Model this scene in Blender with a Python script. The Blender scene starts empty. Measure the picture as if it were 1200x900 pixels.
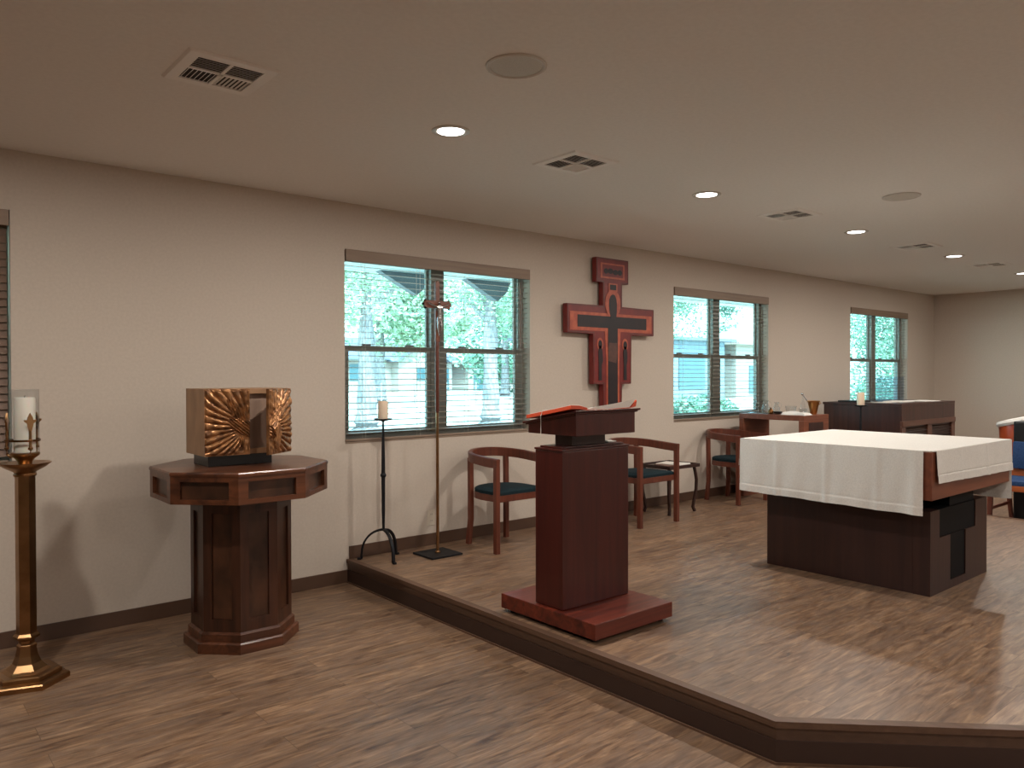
import bpy, bmesh, math, random
from mathutils import Vector, Matrix
from math import sin, cos, pi, radians as R
random.seed(7)
C = bpy.context.scene.collection
HP = 0.1655      # platform height
H = 2.728        # ceiling height
YW = 5.0         # window wall plane
XE = 12.91       # far wall

# ---------------------------------------------------------------- materials
def srgb(r, g, b):
    f = lambda c: (c/255/12.92) if c/255 <= .04045 else ((c/255+.055)/1.055)**2.4
    return (f(r), f(g), f(b), 1)
def mat(name, col=(.5,.5,.5,1), rough=.5, metal=0, spec=.5, **kw):
    m = bpy.data.materials.new(name); m.use_nodes = True
    b = m.node_tree.nodes['Principled BSDF']
    b.inputs['Base Color'].default_value = col
    b.inputs['Roughness'].default_value = rough
    b.inputs['Metallic'].default_value = metal
    b.inputs['Specular IOR Level'].default_value = spec
    for k, v in kw.items(): b.inputs[k.replace('_', ' ')].default_value = v
    return m
def N(m, t, **kw):
    n = m.node_tree.nodes.new(t)
    for k, v in kw.items(): setattr(n, k, v)
    return n
def L(m, a, b): m.node_tree.links.new(a, b)
def coords(m, scale=(1,1,1), rot=(0,0,0)):
    tc = N(m, 'ShaderNodeTexCoord'); mp = N(m, 'ShaderNodeMapping')
    mp.inputs['Scale'].default_value = scale; mp.inputs['Rotation'].default_value = rot
    L(m, tc.outputs['Object'], mp.inputs['Vector']); return mp.outputs['Vector']
def noisy(name, c1, c2, scale=(5,5,5), ns=1.0, detail=6, rough=.5, metal=0, bump=0, spec=.5, lo=.35, hi=.65, dist=0.0, **kw):
    m = mat(name, c1, rough, metal, spec, **kw)
    b = m.node_tree.nodes['Principled BSDF']
    v = coords(m, scale)
    n = N(m, 'ShaderNodeTexNoise'); n.inputs['Scale'].default_value = ns; n.inputs['Detail'].default_value = detail
    n.inputs['Distortion'].default_value = dist
    L(m, v, n.inputs['Vector'])
    r = N(m, 'ShaderNodeValToRGB'); r.color_ramp.elements[0].position = lo; r.color_ramp.elements[1].position = hi
    r.color_ramp.elements[0].color = c1; r.color_ramp.elements[1].color = c2
    L(m, n.outputs['Fac'], r.inputs['Fac']); L(m, r.outputs['Color'], b.inputs['Base Color'])
    if bump:
        bp = N(m, 'ShaderNodeBump'); bp.inputs['Strength'].default_value = bump; bp.inputs['Distance'].default_value = .01
        L(m, n.outputs['Fac'], bp.inputs['Height']); L(m, bp.outputs['Normal'], b.inputs['Normal'])
    return m
def wood(name, c1, c2, axis='z', rough=.35, s=1.0, **kw):
    sc = {'x': (1.2*s, 22*s, 22*s), 'y': (22*s, 1.2*s, 22*s), 'z': (22*s, 22*s, 1.2*s)}[axis]
    return noisy(name, c1, c2, sc, 1.0, 8, rough, bump=.08, dist=.6, lo=.3, hi=.72, **kw)

def floor_material():
    m = mat('vinyl_plank', (.2,.13,.09,1), .38, spec=.45)
    b = m.node_tree.nodes['Principled BSDF']
    v = coords(m)
    br = N(m, 'ShaderNodeTexBrick'); br.offset = .37; br.offset_frequency = 2
    br.inputs['Scale'].default_value = 1; br.inputs['Brick Width'].default_value = 1.22; br.inputs['Row Height'].default_value = .152
    br.inputs['Mortar Size'].default_value = .0012; br.inputs['Mortar Smooth'].default_value = .1
    br.inputs['Color1'].default_value = (0,0,0,1); br.inputs['Color2'].default_value = (1,1,1,1); br.inputs['Mortar'].default_value = (.5,.5,.5,1)
    L(m, v, br.inputs['Vector'])
    sep = N(m, 'ShaderNodeSeparateColor'); L(m, br.outputs['Color'], sep.inputs['Color'])
    # shift grain per plank
    cmb = N(m, 'ShaderNodeCombineXYZ'); mul = N(m, 'ShaderNodeMath', operation='MULTIPLY'); mul.inputs[1].default_value = 37
    L(m, sep.outputs['Red'], mul.inputs[0]); L(m, mul.outputs[0], cmb.inputs['X']); L(m, mul.outputs[0], cmb.inputs['Z'])
    add = N(m, 'ShaderNodeVectorMath', operation='ADD'); L(m, v, add.inputs[0]); L(m, cmb.outputs[0], add.inputs[1])
    def grain(sc, scale, detail, dist):
        mp = N(m, 'ShaderNodeMapping'); mp.inputs['Scale'].default_value = sc; L(m, add.outputs[0], mp.inputs['Vector'])
        n = N(m, 'ShaderNodeTexNoise'); n.inputs['Scale'].default_value = scale; n.inputs['Detail'].default_value = detail
        n.inputs['Distortion'].default_value = dist; L(m, mp.outputs[0], n.inputs['Vector']); return n
    g1 = grain((2.2, 15, 1), 1.7, 13, 1.3); g2 = grain((9, 85, 1), 1.6, 7, .5); g3 = grain((2.0, 7, 1), 1.4, 6, 1.9)
    r = N(m, 'ShaderNodeValToRGB'); e = r.color_ramp.elements
    e[0].position = .28; e[0].color = srgb(82, 59, 46); e[1].position = .72; e[1].color = srgb(162, 133, 106)
    x = r.color_ramp.elements.new(.5); x.color = srgb(130, 103, 80)
    L(m, g1.outputs['Fac'], r.inputs['Fac'])
    mx = N(m, 'ShaderNodeMix', data_type='RGBA', blend_type='MULTIPLY'); mx.inputs['Factor'].default_value = .6
    r2 = N(m, 'ShaderNodeValToRGB'); r2.color_ramp.elements[0].position = .3; r2.color_ramp.elements[0].color = (.55,.5,.47,1)
    r2.color_ramp.elements[1].position = .7; r2.color_ramp.elements[1].color = (1.15,1.15,1.15,1)
    L(m, g2.outputs['Fac'], r2.inputs['Fac']); L(m, r.outputs['Color'], mx.inputs[6]); L(m, r2.outputs['Color'], mx.inputs[7])
    mx2 = N(m, 'ShaderNodeMix', data_type='RGBA', blend_type='MIX')
    r3 = N(m, 'ShaderNodeValToRGB'); r3.color_ramp.elements[0].position = .42; r3.color_ramp.elements[0].color = (0,0,0,1)
    r3.color_ramp.elements[1].position = .75; r3.color_ramp.elements[1].color = (.75,.75,.75,1)
    L(m, g3.outputs['Fac'], r3.inputs['Fac']); L(m, r3.outputs['Color'], mx2.inputs['Factor'])
    L(m, mx.outputs[2], mx2.inputs[6]); mx2.inputs[7].default_value = srgb(116, 98, 86)
    # plank tone
    mx3 = N(m, 'ShaderNodeMix', data_type='RGBA', blend_type='MULTIPLY'); mx3.inputs['Factor'].default_value = 1
    r4 = N(m, 'ShaderNodeValToRGB'); r4.color_ramp.elements[0].color = (.80,.785,.78,1); r4.color_ramp.elements[1].color = (1.08,1.07,1.05,1)
    L(m, sep.outputs['Red'], r4.inputs['Fac']); L(m, mx2.outputs[2], mx3.inputs[6]); L(m, r4.outputs['Color'], mx3.inputs[7])
    mx4 = N(m, 'ShaderNodeMix', data_type='RGBA', blend_type='MIX'); L(m, br.outputs['Fac'], mx4.inputs['Factor'])
    L(m, mx3.outputs[2], mx4.inputs[6]); mx4.inputs[7].default_value = srgb(88, 68, 54)
    L(m, mx4.outputs[2], b.inputs['Base Color'])
    bp = N(m, 'ShaderNodeBump'); bp.inputs['Strength'].default_value = .12; bp.inputs['Distance'].default_value = .004
    L(m, g2.outputs['Fac'], bp.inputs['Height']); L(m, bp.outputs['Normal'], b.inputs['Normal'])
    return m

M = {}
M['floor'] = floor_material()
M['wall'] = noisy('wall_paint', srgb(194,182,169), srgb(199,187,174), (1,1,1), 60, 4, .85, bump=.05, spec=.2)
M['ceiling'] = noisy('ceiling_paint', srgb(234,232,228), srgb(238,236,232), (1,1,1), 45, 4, .9, bump=.08, spec=.2)
M['vinyl_base'] = mat('vinyl_base', srgb(82,59,45), .45)
M['nosing'] = wood('nosing_brown', srgb(84,60,46), srgb(104,78,60), 'y', .5)
M['riser'] = wood('riser_brown', srgb(82,60,47), srgb(96,72,57), 'y', .5)
M['riser_x'] = mat('riser_base', srgb(58,40,33), .45)
M['white_frame'] = mat('window_vinyl', srgb(150,152,146), .45)
M['blind'] = wood('blind_taupe', srgb(132,112,96), srgb(146,126,108), 'x', .5)
M['slat'] = mat('blind_slat', srgb(132,120,106), .5)
M['slat_dark'] = mat('blind_slat_closed', srgb(120,96,80), .55)
M['cord'] = mat('cord', srgb(205,200,190), .7)
M['brass'] = noisy('brass', srgb(172,134,94), srgb(144,110,76), (3,3,3), 3, 4, .3, 1.0)
M['brass_dark'] = noisy('brass_dark', srgb(120,82,48), srgb(90,60,36), (3,3,3), 4, 4, .35, 1.0)
M['wax'] = mat('wax', srgb(222,214,200), .5, Subsurface_Weight=.2)
M['wax_warm'] = mat('wax_warm', srgb(226,206,182), .5, Subsurface_Weight=.15)
M['iron'] = noisy('iron', srgb(26,26,30), srgb(38,38,42), (4,4,4), 4, 3, .55, .6)
M['walnut'] = wood('walnut', srgb(42,23,15), srgb(80,46,30), 'z', .32)
M['walnut_x'] = wood('walnut_x', srgb(56,30,18), srgb(108,63,40), 'x', .28)
M['walnut_panel'] = noisy('walnut_panel', srgb(46,28,18), srgb(82,51,34), (3,3,2), 2.5, 5, .32)
M['ambo'] = wood('mahogany', srgb(58,19,15), srgb(78,29,22), 'z', .34)
M['ambo_x'] = wood('mahogany_x', srgb(66,24,17), srgb(122,52,35), 'x', .28)
M['altar_top'] = wood('altar_top', srgb(104,58,42), srgb(130,76,54), 'x', .35)
M['altar_base'] = wood('altar_base', srgb(44,25,22), srgb(58,34,28), 'z', .4)
M['ebony'] = mat('ebony', srgb(5,7,11), .6, spec=.15)
M['plinth'] = mat('plinth_black', srgb(10,11,14), .3)
M['chair'] = wood('chair_wood', srgb(84,41,29), srgb(112,58,40), 'z', .38)
M['green'] = noisy('seat_green', srgb(18,34,40), srgb(24,44,50), (1,1,1), 90, 3, .9, spec=.2)
M['blue'] = noisy('seat_blue', srgb(38,62,100), srgb(52,78,120), (1,1,1), 90, 3, .9, spec=.2)
M['orange_wood'] = wood('orange_wood', srgb(150,76,36), srgb(188,100,50), 'y', .35)
M['linen'] = noisy('linen', srgb(212,209,203), srgb(222,219,213), (1,1,1), 120, 3, .85, spec=.2, bump=.05)
M['cabinet'] = wood('cabinet_wood', srgb(50,28,23), srgb(72,42,34), 'z', .38)
M['cabinet_rail'] = wood('cabinet_rail', srgb(86,54,42), srgb(104,68,54), 'x', .4)
M['tab_side'] = noisy('tabernacle_side', srgb(132,98,68), srgb(160,122,88), (4,4,2), 2.2, 5, .5)
M['tab_in'] = wood('tabernacle_inside', srgb(128,104,90), srgb(164,138,120), 'z', .4)
M['bronze'] = noisy('carved_bronze', srgb(172,122,78), srgb(104,70,46), (14,14,14), 2.0, 5, .34, .6)
M['red_paint'] = noisy('cross_red', srgb(120,34,30), srgb(104,28,27), (6,6,6), 2, 5, .45)
M['orange_paint'] = noisy('cross_orange', srgb(184,92,62), srgb(160,72,50), (6,6,6), 3, 5, .45)
M['dark_paint'] = noisy('cross_dark', srgb(32,14,18), srgb(20,11,16), (6,6,6), 3, 5, .5)
M['brown_paint'] = noisy('cross_brown', srgb(88,56,46), srgb(70,44,38), (6,6,6), 3, 5, .5)
M['paper'] = mat('paper', srgb(225,222,214), .8)
M['book_red'] = mat('book_red', srgb(214,84,52), .45)
M['black'] = mat('black_plastic', srgb(14,14,16), .4)
M['gold'] = mat('gold_metal', srgb(190,140,84), .28, 1.0)
M['silver'] = mat('silver_metal', srgb(180,180,182), .22, 1.0)
M['outlet'] = mat('outlet_ivory', srgb(206,196,180), .4)
M['vent'] = mat('vent_white', srgb(240,238,234), .5)
M['vent_dark'] = mat('vent_dark', srgb(38,30,28), .7)
M['grille'] = noisy('speaker_grille', srgb(205,198,188), srgb(192,186,176), (1,1,1), 220, 2, .6)
M['trim_white'] = mat('trim_white', srgb(205,200,192), .5)
M['drum_skin'] = mat('drum_skin', srgb(225,222,215), .6)
M['drum'] = noisy('drum_wood', srgb(190,92,44), srgb(150,58,34), (3,3,3), 2, 3, .3)
def emis(name, col, s):
    m = mat(name, col); b = m.node_tree.nodes['Principled BSDF']
    b.inputs['Emission Color'].default_value = col; b.inputs['Emission Strength'].default_value = s; return m
M['lens'] = emis('lamp_lens', (1,.96,.93,1), 9)
def glassy(name, tint, refl=.06, rough=.02):
    m = bpy.data.materials.new(name); m.use_nodes = True; nt = m.node_tree; nt.nodes.clear()
    o = nt.nodes.new('ShaderNodeOutputMaterial'); t = nt.nodes.new('ShaderNodeBsdfTransparent'); g = nt.nodes.new('ShaderNodeBsdfGlossy'); x = nt.nodes.new('ShaderNodeMixShader')
    t.inputs['Color'].default_value = tint; g.inputs['Roughness'].default_value = rough
    fr = nt.nodes.new('ShaderNodeLayerWeight'); fr.inputs['Blend'].default_value = .5; pw = nt.nodes.new('ShaderNodeMath'); pw.operation = 'POWER'; pw.inputs[1].default_value = 5; ma = nt.nodes.new('ShaderNodeMath'); ma.operation = 'MULTIPLY_ADD'; ma.inputs[1].default_value = .6; ma.inputs[2].default_value = refl*.4; nt.links.new(fr.outputs['Facing'], pw.inputs[0]); nt.links.new(pw.outputs[0], ma.inputs[0])
    nt.links.new(ma.outputs[0], x.inputs[0]); nt.links.new(t.outputs[0], x.inputs[1]); nt.links.new(g.outputs[0], x.inputs[2]); nt.links.new(x.outputs[0], o.inputs[0])
    return m
M['pane'] = glassy('window_glass', (.70,.93,.97,1))
M['pane_dimmed'] = glassy('dimmed_glass', (.42,.39,.38,1))  # tint darkened to cut the daylight from the added front windows
M['glass'] = glassy('clear_glass', (.95,.96,.965,1), .07)
M['acrylic'] = glassy('acrylic', (.80,.86,.95,1), .05, .1)
M['grass'] = noisy('grass', srgb(176,182,160), srgb(214,210,204), (1,1,1), .35, 6, .95, spec=.1)
M['bark'] = noisy('bark', srgb(120,118,122), srgb(158,154,156), (6,6,1.5), 3, 5, .9, spec=.1, bump=.3)
M['leaf'] = noisy('leaf', srgb(126,156,132), srgb(176,196,168), (1,1,1), 1.5, 3, .8, spec=.2)
M['leaf_dark'] = noisy('leaf_dark', srgb(92,132,116), srgb(142,174,152), (1,1,1), 1.5, 3, .8, spec=.2)
M['siding'] = mat('siding', srgb(150,142,136), .8)
M['roof'] = mat('roof', srgb(96,104,116), .8)
M['roof_tan'] = mat('roof_tan', srgb(170,160,150), .8)
M['brickish'] = noisy('metal_wall', srgb(104,122,136), srgb(120,138,150), (8,1,1), 1, 2, .8)
M['house_glass'] = mat('house_glass', srgb(70,96,104), .2)
M['soffit'] = noisy('soffit', srgb(150,156,160), srgb(226,228,228), (.05,16,1), 1, 2, .7, lo=.45, hi=.5)
M['timber'] = mat('bracket_timber', srgb(112,116,124), .7)
M['ext_wall'] = mat('exterior_wall', srgb(190,180,168), .8)
M['fence'] = mat('fence_grey', srgb(130,132,134), .7)

# ---------------------------------------------------------------- helpers
ROOTS = {}
def origin_of(p):
    o = Vector((0,0,0))
    while p is not None: o += Vector(p.location); p = p.parent
    return o
def obj(name, bm, m, parent=None, smooth=False, label=None, cat=None, group=None, kind=None):
    me = bpy.data.meshes.new(name)
    bmesh.ops.recalc_face_normals(bm, faces=bm.faces[:])
    if parent is None:
        vs = [v.co for v in bm.verts]
        loc = Vector(((min(v.x for v in vs)+max(v.x for v in vs))/2, (min(v.y for v in vs)+max(v.y for v in vs))/2, min(v.z for v in vs)))
    else: loc = origin_of(parent)
    bmesh.ops.translate(bm, verts=bm.verts[:], vec=-loc)
    for f in bm.faces: f.smooth = smooth
    bm.to_mesh(me); bm.free()
    if smooth:
        try: me.set_sharp_from_angle(angle=R(40))
        except Exception: pass
    for x in (m if isinstance(m, (list, tuple)) else [m]): me.materials.append(x)
    o = bpy.data.objects.new(name, me); C.objects.link(o)
    if parent is None: o.location = loc
    else: o.parent = parent
    if label: o['label'] = label
    if cat: o['category'] = cat
    if group: o['group'] = group
    if kind: o['kind'] = kind
    return o
def thing(name, label, cat, loc, group=None, kind=None):
    o = bpy.data.objects.new(name, None); C.objects.link(o); o.location = loc; o.empty_display_size = .1
    if label: o['label'] = label
    if cat: o['category'] = cat
    if group: o['group'] = group
    if kind: o['kind'] = kind
    return o
def dup(root, loc, label=None, rz=None):
    r = root.copy(); C.objects.link(r); r.location = loc
    if rz is not None: r.rotation_euler = (0,0,rz)
    if label: r['label'] = label
    for ch in list(root.children):
        c = ch.copy(); C.objects.link(c); c.parent = r
        for g in list(ch.children):
            d = g.copy(); C.objects.link(d); d.parent = c
    return r
def BM(): return bmesh.new()
def merge(bm, tmp, mi=0):
    me = bpy.data.meshes.new('t'); 
    for f in tmp.faces: f.material_index = mi
    tmp.to_mesh(me); tmp.free(); bm.from_mesh(me); bpy.data.meshes.remove(me); return bm
def box(bm, x0, x1, y0, y1, z0, z1, bev=.003, mi=0, mat4=None):
    t = bmesh.new(); bmesh.ops.create_cube(t, size=1)
    for v in t.verts:
        v.co = Vector((x0+(v.co.x+.5)*(x1-x0), y0+(v.co.y+.5)*(y1-y0), z0+(v.co.z+.5)*(z1-z0)))
    bev = min(bev, .3*min(abs(x1-x0), abs(y1-y0), abs(z1-z0)))
    if bev > 0: bmesh.ops.bevel(t, geom=t.edges[:], offset=bev, segments=2, affect='EDGES', profile=.6)
    if mat4 is not None: bmesh.ops.transform(t, matrix=mat4, verts=t.verts[:])
    return merge(bm, t, mi)
def prism(bm, pts, z0, z1, mi=0, bev=0, mat4=None):
    """polygon pts (x,y) extruded z0..z1"""
    t = bmesh.new()
    lo = [t.verts.new((x,y,z0)) for x,y in pts]; hi = [t.verts.new((x,y,z1)) for x,y in pts]
    n = len(pts); t.faces.new(lo[::-1]); t.faces.new(hi)
    for i in range(n): t.faces.new((lo[i], lo[(i+1)%n], hi[(i+1)%n], hi[i]))
    if bev: bmesh.ops.bevel(t, geom=t.edges[:], offset=bev, segments=2, affect='EDGES')
    if mat4 is not None: bmesh.ops.transform(t, matrix=mat4, verts=t.verts[:])
    return merge(bm, t, mi)
# board standing upright: outline in (x,z), thickness y0..y1
UP = Matrix(((1,0,0,0),(0,0,-1,0),(0,1,0,0),(0,0,0,1)))
def board(bm, pts, y0, y1, mi=0, bev=0):
    return prism(bm, pts, -y1, -y0, mi, bev, UP)
def lathe(bm, prof, c, n=24, ph=0.0, mi=0):
    t = bmesh.new(); rings = []
    for r, z in prof:
        if r < 1e-6: rings.append([t.verts.new((c[0], c[1], z))])
        else: rings.append([t.verts.new((c[0]+r*cos(ph+2*pi*i/n), c[1]+r*sin(ph+2*pi*i/n), z)) for i in range(n)])
    for a, b in zip(rings, rings[1:]):
        for i in range(n):
            if len(a) == 1 and len(b) == 1: break
            if len(a) == 1: t.faces.new((a[0], b[i], b[(i+1)%n]))
            elif len(b) == 1: t.faces.new((a[i], a[(i+1)%n], b[0]))
            else: t.faces.new((a[i], a[(i+1)%n], b[(i+1)%n], b[i]))
    if len(rings[0]) > 1: t.faces.new(rings[0][::-1])
    if len(rings[-1]) > 1: t.faces.new(rings[-1])
    return merge(bm, t, mi)
def sweep(bm, path, prof, closed_prof=True, up=Vector((0,0,1)), scale=None, mi=0):
    """profile (u,v) swept along path; u across (side), v along up"""
    t = bmesh.new(); path = [Vector(p) for p in path]; rings = []
    for i, p in enumerate(path):
        d = (path[min(i+1, len(path)-1)]-path[max(i-1, 0)]).normalized()
        side = d.cross(up)
        if side.length < 1e-4: side = d.cross(Vector((0,1,0)))
        side.normalize(); u2 = side.cross(d).normalized(); s = scale[i] if scale else 1
        rings.append([t.verts.new(p+side*a*s+u2*b*s) for a, b in prof])
    n = len(prof)
    for a, b in zip(rings, rings[1:]):
        for i in range(n): t.faces.new((a[i], a[(i+1)%n], b[(i+1)%n], b[i]))
    t.faces.new(rings[0][::-1]); t.faces.new(rings[-1])
    return merge(bm, t, mi)
def circ(r, n=8): return [(r*cos(2*pi*i/n), r*sin(2*pi*i/n)) for i in range(n)]
def tube(bm, path, r, n=8, scale=None, mi=0): return sweep(bm, path, circ(r, n), scale=scale, mi=mi)
def frame_mat(c, ang, z=0):
    """local x=tangent, y=outward normal at angle ang, z up; origin c"""
    n = Vector((cos(ang), sin(ang), 0)); t = Vector((-sin(ang), cos(ang), 0))
    return Matrix(((t.x, n.x, 0, c[0]), (t.y, n.y, 0, c[1]), (0, 0, 1, z), (0,0,0,1)))

# ---------------------------------------------------------------- room shell
X0, Y0 = -4.5, -3.5
b = BM(); box(b, X0-.2, XE+.2, Y0-.2, YW+.2, -.2, 0, 0); obj('floor', b, M['floor'], kind='structure')
b = BM(); box(b, X0-.2, XE+.2, Y0-.2, YW+.2, H, H+.2, 0); obj('ceiling', b, M['ceiling'], kind='structure')
WZ0, WZ1, WW = .996, 2.399, 1.771
WX = [-1.148, 2.6466, 6.3942, 10.1741]
def wall_back():
    b = BM(); xs = [X0-.2]
    for w in WX: xs += [w, w+WW]
    xs.append(XE+.2)
    for i in range(0, len(xs), 2): box(b, xs[i], xs[i+1], YW, YW+.2, 0, H, 0)
    for w in WX:
        box(b, w, w+WW, YW, YW+.2, 0, WZ0, 0); box(b, w, w+WW, YW, YW+.2, WZ1, H, 0)
    bmesh.ops.remove_doubles(b, verts=b.verts[:], dist=.0005)
    obj('wall_back', b, M['wall'], kind='structure')
wall_back()
b = BM(); box(b, XE, XE+.2, Y0, YW, 0, H, 0); obj('wall_right', b, M['wall'], kind='structure')
b = BM(); box(b, X0-.2, X0, Y0, YW, 0, H, 0); obj('wall_left', b, M['wall'], kind='structure')
FW = [1.5, 5.2, 9.0]; FWW = 1.77  # added windows behind the camera, unseen, let in daylight to brighten the room
b = BM(); xs = [X0-.2]
for w in FW: xs += [w, w+FWW]
xs.append(XE+.2)
for i in range(0, len(xs), 2): box(b, xs[i], xs[i+1], Y0-.2, Y0, 0, H, 0)
for w in FW:
    box(b, w, w+FWW, Y0-.2, Y0, 0, WZ0, 0); box(b, w, w+FWW, Y0-.2, Y0, WZ1, H, 0)
obj('wall_front', b, M['wall'], kind='structure')
for i, w in enumerate(FW):  # frames and glass for the added front windows
    wo = thing('window_%d' % (i+5), None, None, (w+FWW/2, Y0-.12, WZ0), kind='structure')
    b = BM()
    box(b, w, w+.05, Y0-.15, Y0-.09, WZ0, WZ1); box(b, w+FWW-.05, w+FWW, Y0-.15, Y0-.09, WZ0, WZ1); box(b, w+FWW/2-.06, w+FWW/2+.06, Y0-.15, Y0-.09, WZ0, WZ1)
    for z in (WZ0, 1.665, WZ1-.05): box(b, w+.05, w+FWW-.05, Y0-.149, Y0-.091, z, z+.05)
    obj('window_frame', b, M['white_frame'], wo)
    b = BM(); box(b, w+.03, w+FWW-.03, Y0-.123, Y0-.118, WZ0+.03, WZ1-.03, 0); obj('pane', b, M['pane_dimmed'], wo)
# exterior face of the wall and roof overhang
b = BM(); box(b, X0-.2, XE+.2, YW+.2, 7.45, 2.62, 2.70, 0)
obj('trim_1', b, M['soffit'], kind='structure')
BBH = .092
for i, (a, c, z) in enumerate([(X0, 2.66, 0), (2.672, 8.06, HP), (8.085, XE, 0)]):
    b = BM(); box(b, a, c, YW-.009, YW, z+.0005, z+BBH, .002); obj('baseboard_%s' % ['left','back','right'][i], b, M['vinyl_base'], kind='structure')
b = BM(); box(b, XE-.009, XE, Y0, YW-.01, 0, BBH, .002); obj('baseboard_far', b, M['vinyl_base'], kind='structure')

# ---------------------------------------------------------------- platform
PX0, PX1, PY = 2.662, 8.078, 1.593
def plat_outline(o, yend=-.2):
    # o = offset outward; chamfered at 45 deg
    k = o*math.tan(R(22.5)); dx = PY-yend
    return [(PX0-o, YW), (PX0-o, PY-k), (PX0+dx-k, yend-o), (PX1-dx+k, yend-o), (PX1+o, PY-k), (PX1+o, YW)]
plat = thing('altar_platform', None, None, (5.37, 3.2, 0), kind='structure')
b = BM(); prism(b, plat_outline(-.004), .0005, HP-.0004, 0); obj('platform_deck', b, M['floor'], plat)
def strip(name, o, z0, z1, th, m):
    b = BM(); po = plat_outline(o)[:6]; pi_ = plat_outline(o-th)
    for i in range(5):
        prism(b, [po[i], po[i+1], pi_[i+1], pi_[i]], z0, z1, 0)
    obj(name, b, m, plat)
strip('nosing', .012, HP-.024, HP+.0015, .045, M['nosing'])
strip('riser_board', .0, .09, HP-.0245, .02, M['riser'])
strip('riser_base', .007, .0, .092, .02, M['riser_x'])
strip('toe_strip', .014, .0, .010, .006, M['nosing'])

# ---------------------------------------------------------------- windows
def make_window(i, x):
    fy0, fy1 = 5.10, 5.165
    w = thing('window_%d' % (i+1), None, None, (x+WW/2, 5.1, WZ0), kind='structure')
    x1 = x+WW; st = .05; mid = x+WW/2-.018; mw = .062
    b = BM()
    box(b, x, x+st, fy0, fy1, WZ0, WZ1); box(b, x1-st, x1, fy0, fy1, WZ0, WZ1)
    box(b, x+st, x1-st, fy0, fy1, WZ0, WZ0+.05); box(b, x+st, x1-st, fy0, fy1, WZ1-.05, WZ1)
    box(b, mid-mw, mid+mw, fy0-.01, fy1, WZ0+.05, WZ1-.05)
    obj('window_frame', b, M['white_frame'], w)
    zr = 1.690
    for (a, c) in ((x+st, mid-mw), (mid+mw, x1-st)):
        # lower sash (inner) and upper sash
        b = BM()
        box(b, a, a+.035, fy0+.002, fy0+.03, WZ0+.05, zr+.02); box(b, c-.035, c, fy0+.002, fy0+.03, WZ0+.05, zr+.02)
        box(b, a+.035, c-.035, fy0+.002, fy0+.03, WZ0+.05, WZ0+.085); box(b, a+.035, c-.035, fy0+.002, fy0+.03, zr-.022, zr+.02)
        s = obj('sash', b, M['white_frame'], w)
        b = BM()
        for q in (.25, .75):
            xx = a+(c-a)*q; box(b, xx-.035, xx+.035, fy0+.004, fy0+.028, zr+.0205, zr+.034, .004)
        obj('sash_lock', b, M['timber'], s)
        b = BM(); box(b, a+.03, c-.03, fy0+.014, fy0+.018, WZ0+.08, zr-.02, 0); obj('pane', b, M['pane'], s)
        b = BM()
        box(b, a, a+.018, fy0+.034, fy0+.06, zr-.02, WZ1-.05); box(b, c-.018, c, fy0+.034, fy0+.06, zr-.02, WZ1-.05)
        box(b, a+.018, c-.018, fy0+.034, fy0+.06, zr-.02, zr+.018); box(b, a+.018, c-.018, fy0+.034, fy0+.06, WZ1-.07, WZ1-.05)
        s = obj('sash', b, M['white_frame'], w)
        b = BM(); box(b, a+.015, c-.015, fy0+.045, fy0+.049, zr+.015, WZ1-.068, 0); obj('pane', b, M['pane'], s)
    b = BM(); box(b, x+.001, x1-.001, YW+.001, fy0-.001, WZ0+.0005, WZ0+.012, .002); obj('window_sill', b, M['blind'], w)
    return w
def make_blind(i, x, closed, label):
    x1 = x+WW
    w = thing('window_blind', label, 'blind', (x+WW/2, YW+.04, WZ0+.014), 'venetian blinds on the long wall')
    b = BM(); box(b, x+.006, x1-.006, YW-.012, YW+.006, WZ1-.088, WZ1-.002, .003); obj('valance', b, M['blind'], w)
    b = BM(); box(b, x+.012, x1-.012, YW+.02, YW+.07, WZ1-.05, WZ1-.004, .003); obj('headrail', b, M['blind'], w)
    b = BM(); box(b, x+.012, x1-.012, YW+.02, YW+.068, WZ0+.014, WZ0+.03, .004); obj('bottom_rail', b, M['blind'], w)
    b = BM(); z = WZ0+.072; p = .0435
    tilt = R(68) if closed else R(4)
    while z < WZ1-.06:
        T = Matrix.Translation((0, YW+.044, z)) @ Matrix.Rotation(tilt, 4, 'X')
        box(b, x+.012, x1-.012, -.024, .024, -.0013, .0013, 0, mat4=T)
        z += p
    o = obj('slats', b, M['slat_dark'] if closed else M['slat'], w)
    b = BM()
    for q in (.1, .37, .63, .9):
        xx = x+WW*q
        for yy in (YW+.019, YW+.0695): box(b, xx-.0011, xx+.0011, yy-.0006, yy+.0006, WZ0+.03, WZ1-.05, 0)
    obj('ladder_cord', b, M['cord'], w)
    b = BM(); xx = x1-.10; tube(b, [(xx, YW+.012, WZ1-.12), (xx, YW+.012, 1.72)], .005, 8); obj('tilt_wand', b, M['slat_dark'], w)
blab = ['closed brown slatted blind at the left edge of the photo behind the brass candle stand',
        'open slatted blind in the large window behind the processional crucifix and iron candle stand',
        'open slatted blind in the window above the small table of glass vessels',
        'open slatted blind in the farthest window near the room corner']
for i, x in enumerate(WX):
    make_window(i, x); make_blind(i, x, i == 0, blab[i])

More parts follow.
